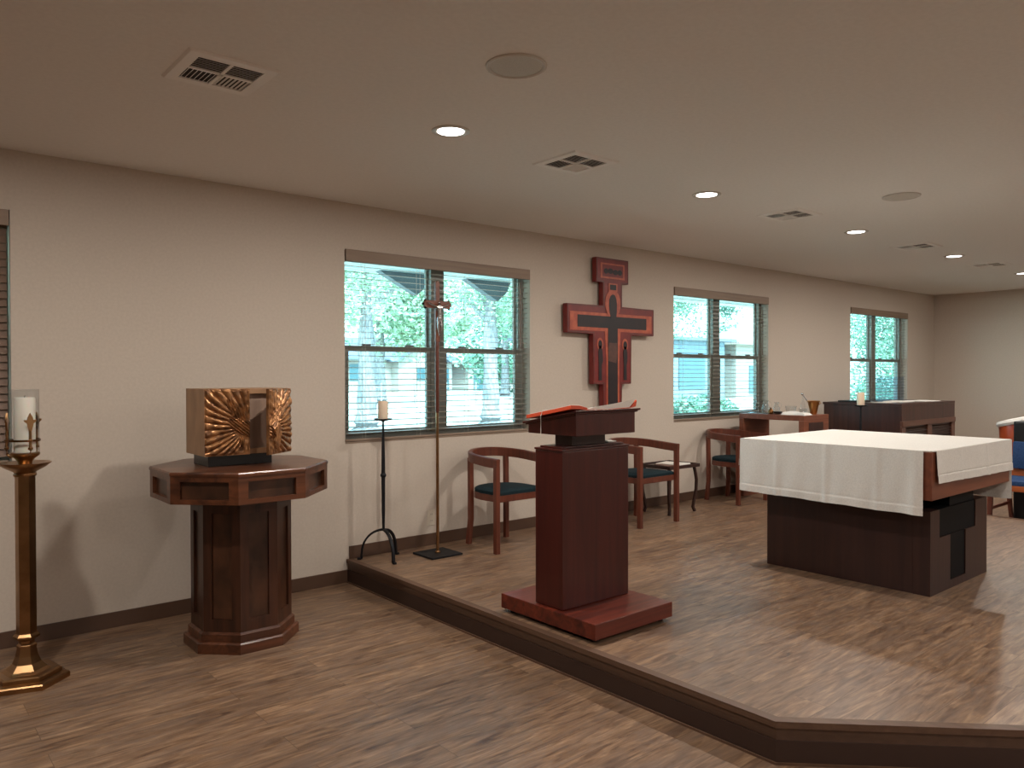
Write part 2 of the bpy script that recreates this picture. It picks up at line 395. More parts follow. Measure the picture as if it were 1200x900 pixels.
# ---------------------------------------------------------------- ceiling fixtures
LY = 3.195
lights = [(2.29+2.155*k) for k in range(-1, 5)]
llab = {0: 'round recessed ceiling light nearest the camera, left of the round ceiling speaker', 1: 'second recessed ceiling light, left of the third ceiling vent',
        2: 'third recessed ceiling light, right of the third ceiling vent', 3: 'fourth recessed ceiling light, right of the small fourth vent', 4: 'farthest recessed ceiling light at the right edge of the photo'}
def downlight(x, y, lab):
    t = thing('recessed_light', lab, 'ceiling light', (x, y, H-.008), 'recessed ceiling lights in a row')
    b = BM(); n = 32; t2 = bmesh.new()
    prof = [(.068, H-.0005), (.098, H-.0005), (.097, H-.005), (.088, H-.008), (.074, H-.006), (.068, H-.002)]
    rings = [[t2.verts.new((x+r*cos(2*pi*i/n), y+r*sin(2*pi*i/n), z)) for i in range(n)] for r, z in prof]
    for a, c in zip(rings, rings[1:]+rings[:1]):
        for i in range(n): t2.faces.new((a[i], a[(i+1)%n], c[(i+1)%n], c[i]))
    merge(b, t2); obj('trim_ring', b, M['trim_white'], t, True)
    b = BM(); lathe(b, [(.0675, H-.003), (.0675, H-.0045), (.03, H-.0055), (0, H-.0055)], (x, y), 32); obj('lens', b, M['lens'], t, True)
POW = 28
for k, x in enumerate(lights):
    lab = llab.get(k-1)
    if lab: downlight(x, LY, lab)
    la = bpy.data.lights.new('downlight', 'AREA'); la.shape = 'DISK'; la.size = .13; la.energy = POW; la.color = (1, .93, .85)
    lo = bpy.data.objects.new('downlight_or_fill_lamp', la); C.objects.link(lo); lo.location = (x, LY, H-.012)
    lo['kind'] = 'structure'
for k, x in enumerate(lights):
    for yy_, pw in ((.95, .32), (-1.3, .85)):  # added fill rows, unseen and without fixtures, to brighten the room
        la = bpy.data.lights.new('downlight', 'AREA'); la.shape = 'DISK'; la.size = .13; la.energy = POW*pw; la.color = (1, .93, .85)
        lo = bpy.data.objects.new('downlight_or_fill_lamp', la); C.objects.link(lo); lo.location = (x, yy_, H-.012); lo['kind'] = 'structure'
def vent(x, y, lab, s=.182):
    t = thing('ceiling_vent', lab, 'vent', (x, y, H-.008), 'square air vents in a row')
    b = BM()
    zo, zi = H-.0005, H-.008
    o, i_ = s, .130; 
    # sloped outer frame + cross bars
    t2 = bmesh.new()
    A = [t2.verts.new((x+sx*o, y+sy*o, zo)) for sx, sy in ((-1,-1),(1,-1),(1,1),(-1,1))]
    B = [t2.verts.new((x+sx*(o-.01), y+sy*(o-.01), zi)) for sx, sy in ((-1,-1),(1,-1),(1,1),(-1,1))]
    D = [t2.verts.new((x+sx*i_, y+sy*i_, zi)) for sx, sy in ((-1,-1),(1,-1),(1,1),(-1,1))]
    E = [t2.verts.new((x+sx*i_, y+sy*i_, zo)) for sx, sy in ((-1,-1),(1,-1),(1,1),(-1,1))]
    for P, Q in ((A,B),(B,D),(D,E)):
        for k in range(4): t2.faces.new((P[k], P[(k+1)%4], Q[(k+1)%4], Q[k]))
    merge(b, t2)
    box(b, x-.007, x+.007, y-i_, y+i_, zi, zo, 0); box(b, x-i_, x+i_, y-.007, y+.007, zi, zo, 0)
    obj('vent_frame', b, M['vent'], t)
    b = BM(); box(b, x-i_, x+i_, y-i_, y+i_, H-.0014, H-.0004, 0); obj('vent_backing', b, M['vent_dark'], t)
    b = BM()
    for qx in (-1, 1):
        for qy in (-1, 1):
            for k in range(7):
                d = (k+.5)/7
                if qy > 0:
                    xx = x+qx*(.007+d*(i_-.007)); T = Matrix.Translation((xx, 0, H-.0045)) @ Matrix.Rotation(R(35)*qx, 4, 'Y')
                    box(b, -.0035, .0035, min(y+qy*.007, y+qy*i_), max(y+qy*.007, y+qy*i_), -.0005, .0005, 0, mat4=T)
                else:
                    yy = y+qy*(.007+d*(i_-.007)); T = Matrix.Translation((0, yy, H-.0045)) @ Matrix.Rotation(R(-35)*qy, 4, 'X')
                    box(b, min(x+qx*.007, x+qx*i_), max(x+qx*.007, x+qx*i_), -.0035, .0035, -.0005, .0005, 0, mat4=T)
    obj('louvers', b, M['vent'], t)
vl = ['square ceiling vent at the upper left above the carved tabernacle', 'second square ceiling vent, between the first two ceiling lights',
      'third square ceiling vent, left of the third ceiling light', 'fourth ceiling vent, left of the fourth ceiling light', 'farthest ceiling vent, left of the last ceiling light']
for (x, y), lab in zip([(1.133, 3.19), (3.19, 3.207), (5.50, 3.19), (7.80, 3.19), (9.75, 3.19)], vl): vent(x, y, lab)
for (x, y), lab in zip([(2.011, 2.356), (5.53, 2.36)], ['large round ceiling speaker above the lectern, nearest the camera', 'smaller looking round ceiling speaker farther away, above the altar']):
    t = thing('ceiling_speaker', lab, 'speaker', (x, y, H-.01), 'round ceiling speakers')
    b = BM(); n = 40; t2 = bmesh.new()
    prof = [(.106, H-.0005), (.123, H-.0005), (.122, H-.006), (.115, H-.009), (.106, H-.006)]
    rings = [[t2.verts.new((x+r*cos(2*pi*i/n), y+r*sin(2*pi*i/n), z)) for i in range(n)] for r, z in prof]
    for a, c in zip(rings, rings[1:]+rings[:1]):
        for i in range(n): t2.faces.new((a[i], a[(i+1)%n], c[(i+1)%n], c[i]))
    merge(b, t2); obj('speaker_rim', b, M['trim_white'], t, True)
    b = BM(); lathe(b, [(.1055, H-.003), (.1055, H-.005), (.06, H-.0065), (0, H-.007)], (x, y), 40); obj('speaker_grille', b, M['grille'], t, True)

# ---------------------------------------------------------------- brass paschal stand
c = (.60, 4.39)
st = thing('candle_stand', 'tall brass hexagonal floor stand holding a glass-enclosed candle, at far left', 'candle stand', (c[0], c[1], 0))
ph = R(-78)
b = BM(); lathe(b, [(.185,0),(.185,.022),(.178,.028),(.150,.034),(.150,.052),(.140,.058)], c, 6, ph)
lathe(b, [(.112,.056),(.088,.068),(.062,.095),(.048,.130),(.042,.165),(.041,.175)], c, 6, ph)
obj('base', b, M['brass'], st)
b = BM(); lathe(b, [(.044,.172),(.044,.182),(.034,.190),(.034,.204),(.058,.218),(.058,.228),(.046,.240),(.047,.246)], c, 6, ph); obj('collar', b, M['brass'], st)
b = BM(); lathe(b, [(.044,.246),(.0435,1.005)], c, 6, ph); obj('pole', b, M['brass'], st)
b = BM(); lathe(b, [(.048,1.004),(.050,1.012),(.046,1.02),(.05,1.026),(.085,1.045),(.112,1.066),(.113,1.070),(.105,1.070),(.04,1.055),(0,1.055)], c, 32); obj('drip_bowl', b, M['brass'], st, True)
b = BM(); lathe(b, [(.03,1.056),(.032,1.075),(.042,1.09),(.06,1.102),(.064,1.108),(.064,1.118),(.0,1.118)], c, 32); obj('candle_cup', b, M['brass'], st, True)
b = BM()
for z in (1.178,):
    t2 = bmesh.new(); n = 32
    prof = [(.0635,z-.005),(.067,z-.005),(.067,z+.005),(.0635,z+.005)]
    rings = [[t2.verts.new((c[0]+r*cos(2*pi*i/n), c[1]+r*sin(2*pi*i/n), zz)) for i in range(n)] for r, zz in prof]
    for a, q in zip(rings, rings[1:]+rings[:1]):
        for i in range(n): t2.faces.new((a[i], a[(i+1)%n], q[(i+1)%n], q[i]))
    merge(b, t2)
obj('retaining_ring', b, M['brass_dark'], st, True)
for a in (R(-80), R(40), R(160)):
    b = BM(); rr = .074
    T = frame_mat((c[0]+rr*cos(a), c[1]+rr*sin(a)), a)
    tube(b, [(0,-.02,1.095),(0,.0,1.11),(0,.004,1.14),(0,.0,1.18),(0,.0,1.23)], .007, 8)
    lathe(b, [(0,1.13),(.011,1.137),(.011,1.145),(0,1.152)], (0,.002), 10); lathe(b, [(0,1.168),(.012,1.176),(.012,1.182),(0,1.19)], (0,0), 10)
    # fleur finial
    t2 = bmesh.new(); board(t2, [(-.006,1.225),(.006,1.225),(.014,1.262),(.026,1.272),(.026,1.28),(.013,1.279),(.010,1.292),(0,1.312),(-.010,1.292),(-.013,1.279),(-.026,1.28),(-.026,1.272),(-.014,1.262)], -.004, .004)
    merge(b, t2)
    bmesh.ops.transform(b, matrix=T, verts=b.verts[:])
    obj('bracket', b, M['brass'], st, True)
b = BM(); t2 = bmesh.new(); n = 40
prof = [(.0600,1.119),(.0625,1.119),(.0625,1.425),(.0600,1.425)]
rings = [[t2.verts.new((c[0]+r*cos(2*pi*i/n), c[1]+r*sin(2*pi*i/n), z)) for i in range(n)] for r, z in prof]
for a, q in zip(rings, rings[1:]+rings[:1]):
    for i in range(n): t2.faces.new((a[i], a[(i+1)%n], q[(i+1)%n], q[i]))
merge(b, t2); obj('glass_chimney', b, M['glass'], None, True, label='clear glass cylinder around the white candle on the brass stand', cat='glass')
b = BM(); lathe(b, [(.046,1.1195),(.046,1.380),(.043,1.386),(.03,1.384),(0,1.380)], c, 32)
cd = obj('pillar_candle', b, M['wax'], None, True, label='thick white candle inside the glass cylinder on the brass stand', cat='candle')
b = BM(); tube(b, [(c[0],c[1],1.3795),(c[0]+.001,c[1],1.39),(c[0]+.003,c[1],1.397)], .0015, 6); obj('wick', b, M['black'], cd)

# ---------------------------------------------------------------- octagonal pedestal
c = (1.645, 4.345)
T8 = math.tan(R(22.5))
def octo(ap): return [(c[0]+ap/cos(R(22.5))*cos(R(22.5+45*i)), c[1]+ap/cos(R(22.5))*sin(R(22.5+45*i))) for i in range(8)]
def oct_prism(bm, ap, z0, z1, ap2=None):
    t = bmesh.new(); a = octo(ap); d = octo(ap2 or ap)
    lo = [t.verts.new((x,y,z0)) for x,y in a]; hi = [t.verts.new((x,y,z1)) for x,y in d]
    t.faces.new(lo[::-1]); t.faces.new(hi)
    for i in range(8): t.faces.new((lo[i], lo[(i+1)%8], hi[(i+1)%8], hi[i]))
    merge(bm, t)
def oct_ring(bm, ao, ai, z0, z1):
    for i in range(8):
        o = octo(ao); n = octo(ai); prism(bm, [o[i], o[(i+1)%8], n[(i+1)%8], n[i]], z0, z1)
def stiles(bm, ap, dep, w, z0, z1):
    """corner stiles: mitred quads at both ends of every facet"""
    for i in range(8):
        a = R(45*i); T = frame_mat((c[0]+ap*cos(a), c[1]+ap*sin(a)), a)
        h = ap*T8; hi_ = (ap-dep)*T8
        for s in (-1, 1):
            pts = [(s*h, 0), (s*(h-w), 0), (s*(h-w), -dep), (s*hi_, -dep)]
            prism(bm, pts if s < 0 else pts[::-1], z0, z1, 0, 0, T)
ped = thing('tabernacle_pedestal', 'dark walnut octagonal pedestal table with panelled sides under the carved gold box', 'pedestal', (c[0], c[1], 0))
b = BM(); oct_prism(b, .287, 0, .052); oct_prism(b, .287, .052, .060, .278)
oct_prism(b, .265, .060, .098); oct_prism(b, .265, .098, .108, .252)
obj('base', b, M['walnut_x'], ped)
b = BM(); ap = .250; dep = .014
oct_prism(b, ap-dep-.004, .108, .825)
obj('column', b, M['walnut'], ped)
b = BM()
oct_ring(b, ap, ap-dep, .108, .175); oct_ring(b, ap, ap-dep, .745, .825); stiles(b, ap, dep, .048, .175, .745)
obj('column_frame', b, M['walnut'], ped)
for i in range(8):
    a = R(45*i); T = frame_mat((c[0]+(ap-dep)*cos(a), c[1]+(ap-dep)*sin(a)), a); h = ap*T8-.048
    b = BM(); box(b, -h, h, -.0038, .002, .175, .745, .001, mat4=T); obj('column_panel', b, M['walnut_panel'], ped)
b = BM(); ap = .440; dep = .022
oct_prism(b, ap-dep-.004, .826, .972); 
obj('tabletop', b, M['walnut'], ped)
b = BM()
oct_ring(b, ap, ap-dep, .826, .852); oct_ring(b, ap, ap-dep, .943, .972); stiles(b, ap, dep, .052, .852, .943)
obj('apron_frame', b, M['walnut_x'], ped)
for i in range(8):
    a = R(45*i); T = frame_mat((c[0]+(ap-dep)*cos(a), c[1]+(ap-dep)*sin(a)), a); h = ap*T8-.052
    b = BM(); box(b, -h, h, -.0038, .002, .852, .943, .001, mat4=T); obj('apron_panel', b, M['walnut_panel'], ped)
b = BM(); oct_prism(b, .444, .9725, .985, .444); oct_prism(b, .444, .985, .992, .439); obj('top_board', b, M['walnut_x'], ped)

# ---------------------------------------------------------------- tabernacle
tx0, tx1, ty0, ty1, tz0, tz1 = 1.400, 1.882, 4.235, 4.53, 1.053, 1.418
tab = thing('tabernacle', 'square carved bronze-gold wooden box with one door ajar, on a black plinth', 'tabernacle', (1.64, 4.38, .992))
b = BM(); box(b, 1.432, 1.79, 4.262, 4.50, .992, tz0, .002); obj('plinth', b, M['plinth'], tab)
b = BM(); w = .03
box(b, tx0, tx0+w, ty0, ty1, tz0, tz1, .002); box(b, tx1-w, tx1, ty0, ty1, tz0, tz1, .002)
box(b, tx0+w, tx1-w, ty0, ty1, tz0, tz0+w, .002); box(b, tx0+w, tx1-w, ty0, ty1, tz1-w, tz1, .002)
obj('cabinet_shell', b, M['tab_side'], tab)
b = BM(); box(b, tx0+w, tx1-w, ty0+.022, ty0+.034, tz0+w, tz1-w, 0); obj('back_panel', b, M['tab_in'], tab)
def relief(X, z):
    # X from -1 (left) to 1 (right), z 0..1
    dx, dz = X-.02, (z-.40)*1.6
    r = math.hypot(dx, dz); th = math.atan2(dz, dx)
    ray = abs(math.sin(th*19+.35*math.sin(5*r)+.4*math.sin(th*5)))**.65
    amp = min(1, max(0, (r-.34)/.18))
    low = 1 if not (-2.1 < th < -1.0) else .25
    h = ray*amp*(.8+.2*math.sin(th*7+9*r))*low
    # fluttering wing feathers
    def wing(cx, cz, ang, la, lb):
        ux = (X-cx)*cos(ang)+(z*1.5-cz)*sin(ang); uz = -(X-cx)*sin(ang)+(z*1.5-cz)*cos(ang)
        e = (ux/la)**2+(uz/lb)**2
        if e < 1: return (.55+.6*(1-e)**.5)+.4*math.sin(uz*110+ux*22)
        return 0
    for a in ((-.30, .98, R(-58), .36, .13), (-.12, .62, R(-28), .42, .16), (.28, .85, R(50), .36, .15), (.34, .42, R(84), .30, .13), (-.17, .28, R(-75), .13, .05)):
        h = max(h, wing(*a)*.85)
    h += .10*math.sin(X*31+z*17)*math.sin(z*43-X*9)
    return max(-.1, min(1.4, h))
def leaf(name, side, hinge, ang, width, label=None):
    b = BM(); nu, nv = 180, 200; z0, z1 = tz0+.001, tz1-.001
    d = Vector((cos(ang)*(-side), -sin(ang), 0)) if side > 0 else Vector((cos(ang), -sin(ang), 0))
    nrm = Vector((-d.y, d.x, 0)) if side > 0 else Vector((d.y, -d.x, 0))
    if nrm.y > 0: nrm = -nrm
    t = bmesh.new(); g = []
    for i in range(nu+1):
        u = i/nu; col = []
        X = side*(1-u)
        for j in range(nv+1):
            v = j/nv; e = min(1, min(u, 1-u)*25, min(v, 1-v)*25)
            p = Vector(hinge)+d*(u*width)+nrm*(0.014+.016*relief(X, v)*max(.25, e)); col.append(t.verts.new((p.x, p.y, z0+(z1-z0)*v)))
        g.append(col)
    for i in range(nu):
        for j in range(nv): t.faces.new((g[i][j], g[i+1][j], g[i+1][j+1], g[i][j+1]))
    bk = []
    for i, j in ((0,0),(nu,0),(nu,nv),(0,nv)):
        p = Vector(hinge)+d*(i/nu*width); bk.append(t.verts.new((p.x, p.y, z0+(z1-z0)*j/nv)))
    t.faces.new(bk)
    t.faces.new([bk[0], bk[1]]+[g[i][0] for i in range(nu, -1, -1)]); t.faces.new([bk[3], bk[2]]+[g[i][nv] for i in range(nu, -1, -1)])
    t.faces.new([bk[0], bk[3]]+[g[0][j] for j in range(nv, -1, -1)]); t.faces.new([bk[1], bk[2]]+[g[nu][j] for j in range(nv, -1, -1)])
    merge(b, t)
    return obj(name, b, M['bronze'], tab, True, label=label)
leaf('door', -1, (tx0, ty0-.001, 0), R(5), .240, 'closed carved door with rays and wing shapes')
leaf('door', 1, (tx1-.004, ty0-.001, 0), R(37), .238, 'carved door standing half open')

# ---------------------------------------------------------------- iron candlesticks
def iron_stand(c, z0, lab, labc):
    k = thing('iron_candlestick', lab, 'candlestick', (c[0], c[1], z0), 'black iron floor candlesticks')
    Z = lambda z: z-HP+z0
    b = BM(); tube(b, [(c[0],c[1],Z(.375)),(c[0],c[1],Z(.50)),(c[0],c[1],Z(.76)),(c[0],c[1],Z(.80)),(c[0],c[1],Z(1.0)),(c[0],c[1],Z(1.165))], .0125, 10, [.75,1.0,1.15,1.15,.9,.55])
    obj('pole', b, M['iron'], k, True)
    b = BM(); lathe(b, [(.011,Z(.75)),(.020,Z(.765)),(.022,Z(.772)),(.020,Z(.779)),(.011,Z(.794))], c, 12); obj('knot', b, M['iron'], k, True)
    for a in (R(142), R(-95), R(25)):
        b = BM(); d = Vector((cos(a), sin(a), 0)); P = Vector((c[0],c[1],0)); pts = []
        for i in range(11):
            t = i/10*R(88); pts.append(P+d*(.155*sin(t))+Vector((0,0,Z(HP+.05+.165*cos(t)))))
        pts += [P+d*.158+Vector((0,0,Z(HP+.03))), P+d*.156+Vector((0,0,Z(HP+.012))), P+d*.165+Vector((0,0,Z(HP+.007))), P+d*.188+Vector((0,0,Z(HP+.006)))]
        sweep(b, pts, [(-.010,-.007),(.010,-.007),(.010,.007),(-.010,.007)]); obj('leg', b, M['iron'], k, True)
    b = BM(); lathe(b, [(.006,Z(1.150)),(.012,Z(1.160)),(.058,Z(1.170)),(.067,Z(1.178)),(.066,Z(1.180)),(.05,Z(1.176)),(0,Z(1.175))], c, 28); obj('drip_plate', b, M['iron'], k, True)
    b = BM(); lathe(b, [(.036,Z(1.1765)),(.037,Z(1.19)),(.037,Z(1.298)),(.033,Z(1.306)),(.02,Z(1.303)),(0,Z(1.30))], c, 24)
    w = obj('pillar_candle', b, M['wax_warm'], None, True, label=labc, cat='candle')
    b = BM(); tube(b, [(c[0],c[1],Z(1.299)),(c[0]+.002,c[1],Z(1.312))], .0013, 6); obj('wick', b, M['black'], w)
iron_stand((2.855, 4.825), HP, 'black wrought iron floor candlestick with arched tripod feet, in front of the large window', 'white pillar candle on the iron stand in front of the large window')
iron_stand((7.73, 3.69), HP, 'black iron candlestick mostly hidden behind the white altar cloth, before the dark cabinet', 'white pillar candle standing out against the far window and dark cabinet')

# ---------------------------------------------------------------- processional cross
c = (3.24, 4.70)
pc = thing('processional_cross', 'wooden crucifix on a tall thin brass pole with flat square base, before the window', 'crucifix', (c[0], c[1], HP))
b = BM(); box(b, c[0]-.135, c[0]+.135, c[1]-.13, c[1]+.13, HP, HP+.014, .005); obj('base_plate', b, M['iron'], pc)
b = BM(); tube(b, [(c[0],c[1],HP+.014),(c[0],c[1],1.215)], .011, 12); lathe(b, [(.02,HP+.014),(.02,HP+.022),(.012,HP+.03)], c, 14); obj('pole', b, M['brass'], pc, True)
b = BM(); tube(b, [(c[0],c[1],1.213),(c[0],c[1],1.23),(c[0],c[1],1.70),(c[0],c[1],1.735)], .0155, 12, [.75,1,1,.8]); obj('wooden_shaft', b, M['chair'], pc, True)
b = BM()
cy0, cy1 = c[1]-.012, c[1]+.012
board(b, [(c[0]-.018,1.735),(c[0]+.018,1.735),(c[0]+.018,2.172),(c[0],2.186),(c[0]-.018,2.172)], cy0, cy1, 0, .002)
zc = 2.01
board(b, [(c[0]-.10,zc-.028),(c[0]+.10,zc-.028),(c[0]+.112,zc-.018),(c[0]+.122,zc),(c[0]+.112,zc+.018),(c[0]+.10,zc+.028),(c[0]-.10,zc+.028),(c[0]-.112,zc+.018),(c[0]-.122,zc),(c[0]-.112,zc-.018)], cy0-.002, cy1+.002, 0, .002)
obj('cross', b, M['altar_top'], pc)
for s in (-1, 1):
    b = BM()
    for q in ((.104, .026), (.122, 0), (.104, -.026)):
        x = c[0]+s*q[0]; lathe(b, [(0,zc+q[1]-.014),(.013,zc+q[1]),(0,zc+q[1]+.014)], (x, c[1]), 10)
    obj('arm_tip', b, M['iron'], pc, True)
# corpus: one continuous figure grown with a skin
def figure(name, pts, edges, rad, m, parent):
    me = bpy.data.meshes.new(name); off = origin_of(parent)
    me.from_pydata([tuple(Vector(p)-off) for p in pts], edges, []); o = bpy.data.objects.new(name, me); C.objects.link(o); o.parent = parent
    sk = o.modifiers.new('s', 'SKIN'); o.modifiers.new('u', 'SUBSURF').levels = 1; o.modifiers['u'].render_levels = 1
    for i, r in enumerate(rad): me.skin_vertices[0].data[i].radius = (r, r*.8)
    me.skin_vertices[0].data[0].use_root = True
    me.materials.append(m); return o
yy = c[1]-.030; F = lambda x, z, dy=0: (c[0]+x, yy+dy, z)
figure('corpus', [F(0,1.905), F(0,1.95), F(.0,1.985), F(-.002,2.005), F(-.006,2.03,-.008), F(-.035,1.992), F(-.065,2.005), F(-.098,2.02,.006), F(.035,1.992), F(.065,2.005), F(.098,2.02,.006),
       F(-.012,1.885), F(-.014,1.84,-.006), F(-.006,1.79), F(-.004,1.775,-.006), F(.012,1.885), F(.012,1.84,-.006), F(.006,1.79), F(.004,1.775,-.010)],
       [(0,1),(1,2),(2,3),(3,4),(2,5),(5,6),(6,7),(2,8),(8,9),(9,10),(0,11),(11,12),(12,13),(13,14),(0,15),(15,16),(16,17),(17,18)],
       [.016,.017,.018,.008,.013,.009,.006,.005,.009,.006,.005,.011,.008,.006,.005,.011,.008,.006,.005], M['silver'], pc)

# ---------------------------------------------------------------- barrel chairs
def make_chair(x, y, z, lab, deep=1.0):
    """faces -y; origin centre"""
    t = thing('barrel_armchair', lab, 'chair', (x, y, z), 'round-backed wooden armchairs with dark green seats')
    lw = .038
    fx, fy = .25, -.22          # front legs
    rx, ry = .180, .190         # rear legs
    for sx in (-1, 1):
        b = BM(); box(b, x+sx*fx-lw/2, x+sx*fx+lw/2, y+fy-lw/2, y+fy+lw/2, z, z+.655, .004); obj('leg', b, M['chair'], t)
    for sx in (-1, 1):
        b = BM(); tube_pts = [(x+sx*(rx+.012), y+ry+.014, z), (x+sx*rx, y+ry, z+.2), (x+sx*rx, y+ry, z+.43), (x+sx*rx, y+ry+.004, z+.675)]
        sweep(b, tube_pts, [(-.017,-.017),(.017,-.017),(.017,.017),(-.017,.017)], up=Vector((0,1,0))); obj('leg', b, M['chair'], t)
    # horseshoe rail
    pts = []
    path = [(-fx, fy-.02), (-fx-.008, -.10), (-fx-.004, 0)]
    for i in range(1, 20):
        a = pi-i/20*pi; path.append((.254*cos(a), .005+.268*sin(a)))
    path += [(fx+.004, 0), (fx+.008, -.10), (fx, fy-.02)]
    b = BM()
    for i, (px, py) in enumerate(path):
        s = (py-fy)/(.25-fy); pts.append(Vector((x+px, y+py, z+.668+.035*max(0, s)**1.3)))
    sweep(b, pts, [(-.016,-.034),(.016,-.034),(.018,.030),(.010,.036),(-.010,.036),(-.018,.030)]); obj('backrest_rail', b, M['chair'], t, True)
    # seat rail
    def outline(r, zf=0):
        o = [(-fx+.02-r, fy+.005-r), (fx-.02+r, fy+.005-r), (fx-.015+r, 0)]
        for i in range(1, 12):
            a = i/12*pi; o.append(((.232+r)*cos(a), .02+(.20+r)*sin(a)))
        o.append((-fx+.015-r, 0)); return o
    b = BM(); prism(b, [(x+a, y+d) for a, d in outline(0)], z+.375, z+.425, 0, .003); obj('seat_rail', b, M['chair'], t)
    b = BM(); tt = bmesh.new(); rings = []
    for r, zz in ((-.005,.4255),(-.004,.448),(-.02,.458),(-.08,.464)):
        rings.append([tt.verts.new((x+a, y+d, z+zz)) for a, d in outline(r)])
    for a, d in zip(rings, rings[1:]):
        for i in range(len(a)): tt.faces.new((a[i], a[(i+1)%len(a)], d[(i+1)%len(a)], d[i]))
    tt.faces.new(rings[0][::-1]); tt.faces.new(rings[-1]); merge(b, tt); obj('seat', b, M['green'], t, True)
    return t
ch = make_chair(3.825, 4.64, HP, 'wooden armchair with dark green seat nearest the camera, just left of the lectern')
dup(ch, (5.36, 4.575, HP), 'wooden armchair with dark green seat under the wall cross, just right of the lectern')
dup(ch, (7.02, 4.70, HP), 'wooden armchair with dark green seat partly hidden behind the left end of the altar cloth', 0)

# ---------------------------------------------------------------- side table behind chair 2
c = (5.97, 4.72)
sd = thing('side_table', 'low dark side table with curved legs, behind the armchair right of the lectern', 'table', (c[0], c[1], HP))
b = BM(); box(b, c[0]-.22, c[0]+.22, c[1]-.18, c[1]+.18, .60, .618, .003)
for a in ((c[0]-.23, c[0]+.23, c[1]-.19, c[1]-.18), (c[0]-.23, c[0]+.23, c[1]+.18, c[1]+.19)): box(b, *a, .60, .632, .002)
for a in ((c[0]-.23, c[0]-.22, c[1]-.18, c[1]+.18), (c[0]+.22, c[0]+.23, c[1]-.18, c[1]+.18)): box(b, *a, .60, .632, .002)
obj('tray_top', b, M['altar_base'], sd)
for sx in (-1, 1):
    for sy in (-1, 1):
        b = BM(); pts = [(c[0]+sx*(.19+q), c[1]+sy*(.15+q*.5), zz) for q, zz in ((0,.60),(.012,.54),(.022,.47),(.018,.38),(-.004,.26),(-.012,.21),(.006,HP+.001))]
        sweep(b, pts, [(-.011,-.011),(.011,-.011),(.011,.011),(-.011,.011)], up=Vector((0,1,0))); obj('leg', b, M['altar_base'], sd, True)
b = BM(); T = Matrix.Translation((c[0]+.06, c[1], .6185)) @ Matrix.Rotation(R(12), 4, 'Z'); box(b, -.11, .11, -.13, .13, 0, .012, .002, mat4=T)
obj('booklet', b, M['paper'], None, label='white booklet lying on the low dark side table', cat='booklet')
b = BM(); T = Matrix.Translation((c[0]-.135, c[1]-.05, .6185)) @ Matrix.Rotation(R(-8), 4, 'Z'); box(b, -.05, .05, -.09, .09, 0, .014, .002, mat4=T)
obj('brown_book', b, M['cabinet_rail'], None, label='small brown book beside the white booklet on the low side table', cat='book')

# ---------------------------------------------------------------- ambo
bx0, bx1, by0, by1 = 2.728, 3.327, 2.609, 3.335
am = thing('lectern', 'tall dark mahogany lectern on a broad wooden base at the platform edge', 'lectern', (3.03, 2.97, HP))
b = BM(); box(b, bx0, bx1, by0, by1, HP+.022, .267, .004); obj('base', b, M['ambo_x'], am)
for sx in (0, 1):
    for sy in (0, 1):
        b = BM(); x = bx0+.05+sx*(bx1-bx0-.1); y = by0+.05+sy*(by1-by0-.1); lathe(b, [(.02,HP),(.02,HP+.0225)], (x, y), 12); obj('glide', b, M['black'], am)
b = BM(); box(b, 2.756, 3.268, 2.869, 3.078, .2682, 1.092, .005); obj('column', b, M['ambo'], am)
b = BM(); box(b, 2.752, 3.272, 2.865, 3.082, 1.0922, 1.104, .006); box(b, 2.775, 3.249, 2.888, 3.06, 1.104, 1.114, .006); obj('column_cap', b, M['ambo'], am)
b = BM(); box(b, 2.862, 3.118, 2.905, 3.035, 1.114, 1.178, .003); obj('neck', b, M['altar_base'], am)
b = BM()
# desk box with sloping top (falls toward the wall)
dx0, dx1, dy0, dy1 = 2.772, 3.226, 2.785, 3.152
zb, zf, zr = 1.176, 1.292, 1.226
def wedge(bm, x0, x1, ya, yb, za0, zb0, za1, zb1):
    t = bmesh.new(); v = [t.verts.new(p) for p in ((x0,ya,za0),(x1,ya,za0),(x1,yb,zb0),(x0,yb,zb0),(x0,ya,za1),(x1,ya,za1),(x1,yb,zb1),(x0,yb,zb1))]
    for f in ((3,2,1,0),(4,5,6,7),(0,1,5,4),(1,2,6,5),(2,3,7,6),(3,0,4,7)): t.faces.new([v[i] for i in f])
    bmesh.ops.bevel(t, geom=t.edges[:], offset=.002, segments=1, affect='EDGES'); merge(bm, t)
wedge(b, dx0, dx1, dy0, dy1, zb, zb, zf, zr); obj('reading_desk', b, M['ambo'], am)
sl = (zr-zf)/(dy1-dy0)
def zs(y, up=0): return zf+(y-dy0)*sl+up
b = BM(); wedge(b, dx0-.012, dx1+.012, dy0-.012, dy1+.012, zs(dy0-.012,-.004), zs(dy1+.012,-.004), zs(dy0-.012,.004), zs(dy1+.012,.004))
wedge(b, dx0-.022, dx1+.022, dy0-.022, dy1+.022, zs(dy0-.022,.004), zs(dy1+.022,.004), zs(dy0-.022,.014), zs(dy1+.022,.014)); obj('desk_moulding', b, M['ambo'], am)
